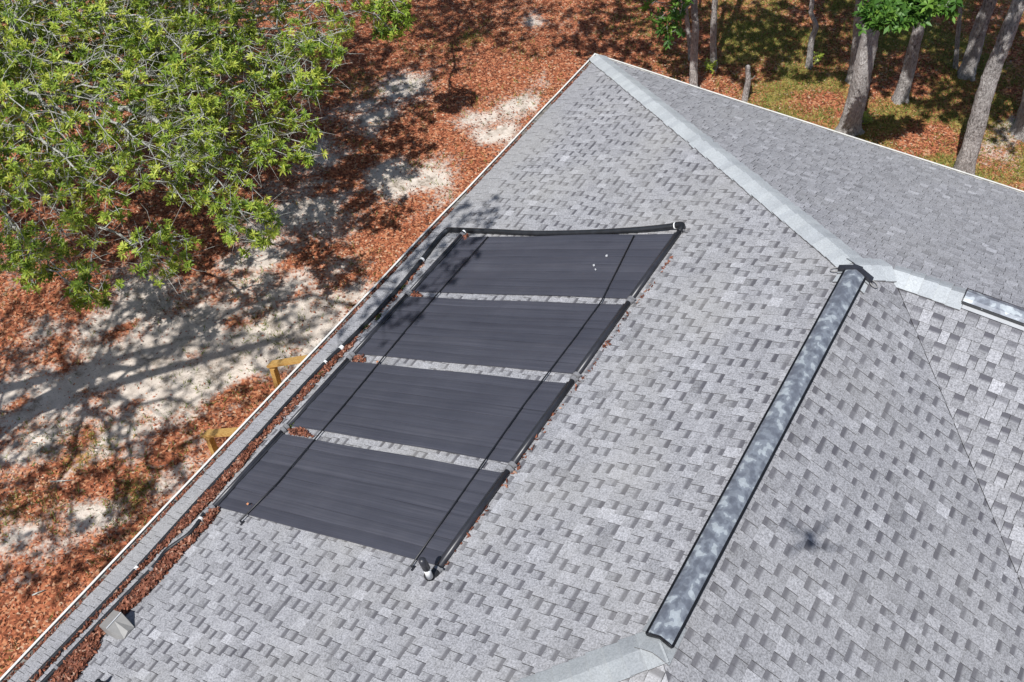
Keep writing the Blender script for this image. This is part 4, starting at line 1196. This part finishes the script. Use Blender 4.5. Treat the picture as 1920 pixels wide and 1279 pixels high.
# low green sprouts
for px, py, lab in ((1332, 134, 'small bright sprout at the foot of a straight grey trunk'), (1532, 120, 'small green sprout beside the pale crooked trunk'), (1618, 232, 'low green sprout right of the thick trunk')):
    g_ = GP(px, py); r_ = np.random.default_rng(px); n = 16
    Cq = g_ + np.c_[r_.normal(0, .07, (n, 2)), r_.uniform(.05, .25, n)]
    V, F = rosettes(Cq, r_.normal(0, .3, (n, 3)) + [0, 0, 1.0], 6, .08, .45, (.0, .7), r_)
    root = empty('sprout', tuple(g_)); inv = Matrix.Translation(-root.location); tag(root, lab, 'plant', 'sprouts under the trees')
    o = add_obj('foliage', np_mesh('foliage', V, F, M['leaf'], tone=np.full(len(F), .8))); o.parent = root; o.matrix_parent_inverse = inv
    mb = MB()
    for c_ in Cq: mb.tube([g_ - np.array([0, 0, .03]), (g_ + c_) / 2 + np.array([0, 0, .02]), c_], [.006, .004, .002], 5)
    o = mb.build('stem', M['bark']); o.parent = root; o.matrix_parent_inverse = inv

# ------------------------------------------------------------------ wooden steps with two handrails
r1_, r2_ = GP(507, 684, 1.0), GP(386, 814, 1.0)
root = empty('wooden_steps', (-.6, (r1_[1] + r2_[1]) / 2, 0)); inv = Matrix.Translation(-root.location)
tag(root, 'yellow timber steps whose two handrails stick out past the gutter', 'steps')
def sp_part(mb_, nm_):
    o = mb_.build(nm_, M['lumber']); o.parent = root; o.matrix_parent_inverse = inv
for rr_ in (r1_, r2_):
    x0_, y0_ = rr_[0], rr_[1]
    mb = MB(); mb.box((x0_ + .05, y0_, .47), (.045, 0, 0), (0, .045, 0), (0, 0, .50)); sp_part(mb, 'post')
    dr = np.array([.67, 0, .51]); dr /= np.linalg.norm(dr); nr = np.array([-dr[2], 0, dr[0]])
    mb = MB(); mb.box(np.array([x0_, y0_, .985]) + dr * .75 + nr * .02, dr * .75, (0, .07, 0), nr * .02); sp_part(mb, 'handrail')
    mb = MB(); mb.box(np.array([x0_ + .05, y0_, .50]) + dr * .72, dr * .70, (0, .02, 0), nr * .045); sp_part(mb, 'lower_rail')
    mb = MB(); mb.box((x0_ + 1.25, y0_, 1.0), (.045, 0, 0), (0, .044, 0), (0, 0, .95)); sp_part(mb, 'post')
    mb = MB(); mb.box(np.array([x0_ + .05, y0_ + (.07 if y0_ < -8.4 else -.07), .10]) + dr * .62, dr * .72, (0, .02, 0), nr * .12); sp_part(mb, 'stringer')
ym = (r1_[1] + r2_[1]) / 2; hw_ = abs(r1_[1] - r2_[1]) / 2 - .1
for k in range(5):
    mb = MB(); mb.box((r1_[0] + .18 + k * .245, ym, .19 + k * .187), (.14, 0, 0), (0, hw_, 0), (0, 0, .018)); sp_part(mb, 'tread')
mb = MB(); mb.box((.13, ym, 1.12), (.48, 0, 0), (0, hw_ + .1, 0), (0, 0, .02)); sp_part(mb, 'landing')

# a stick or two on the ground
for px, py, dx, dy, lab in ((62, 1118, .10, .16, 'pale stick among the leaves near the lower left edge'), (96, 905, .28, .20, 'thin pale twig lying on the sand at the left edge')):
    g_ = GP(px, py); mb = MB(); mb.tube([g_ + np.array([0, 0, .03]), g_ + np.array([dx * .5, dy * .4, .05]), g_ + np.array([dx, dy, .03])], [.014, .011, .006], 6)
    tag(mb.build('stick', M['lichen'], None, True), lab, 'stick')

# ------------------------------------------------------------------ the drone that took the picture (behind and above the lens)
dc = CAM - FW * .10 + np.array([0, 0, .10])
root = empty('drone', tuple(dc)); inv = Matrix.Translation(-root.location)
tag(root, 'small quadcopter drone casting the little shadow right of the long ridge vent', 'drone')
f2 = np.array([FW[0], FW[1], 0]); f2 /= np.linalg.norm(f2); s2 = np.cross(f2, [0, 0, 1.0])
bc = dc - f2 * .10
def dpart(mb_, nm_, mt='drone', sm=False):
    o = mb_.build(nm_, M[mt], None, sm); o.parent = root; o.matrix_parent_inverse = inv
mb = MB(); mb.tube([bc - f2 * .10, bc - f2 * .06, bc + f2 * .05, bc + f2 * .08], [.025, .045, .042, .02], 10); dpart(mb, 'body', sm=True)
for sx, sy in ((1, 1), (1, -1), (-1, 1), (-1, -1)):
    hub = bc + f2 * .12 * sx + s2 * .16 * sy + np.array([0, 0, .02])
    mb = MB(); mb.tube([bc + f2 * .04 * sx + s2 * .03 * sy, hub], [.014, .010], 8); dpart(mb, 'arm')
    mb = MB(); mb.tube([hub, hub + np.array([0, 0, .03])], .014, 8); dpart(mb, 'motor')
    a_ = rng.uniform(0, 3.14); dr = f2 * math.cos(a_) + s2 * math.sin(a_)
    mb = MB(); mb.box(hub + np.array([0, 0, .033]), dr * .10, np.cross(dr, [0, 0, 1.0]) * .010, (0, 0, .0012)); dpart(mb, 'propeller')
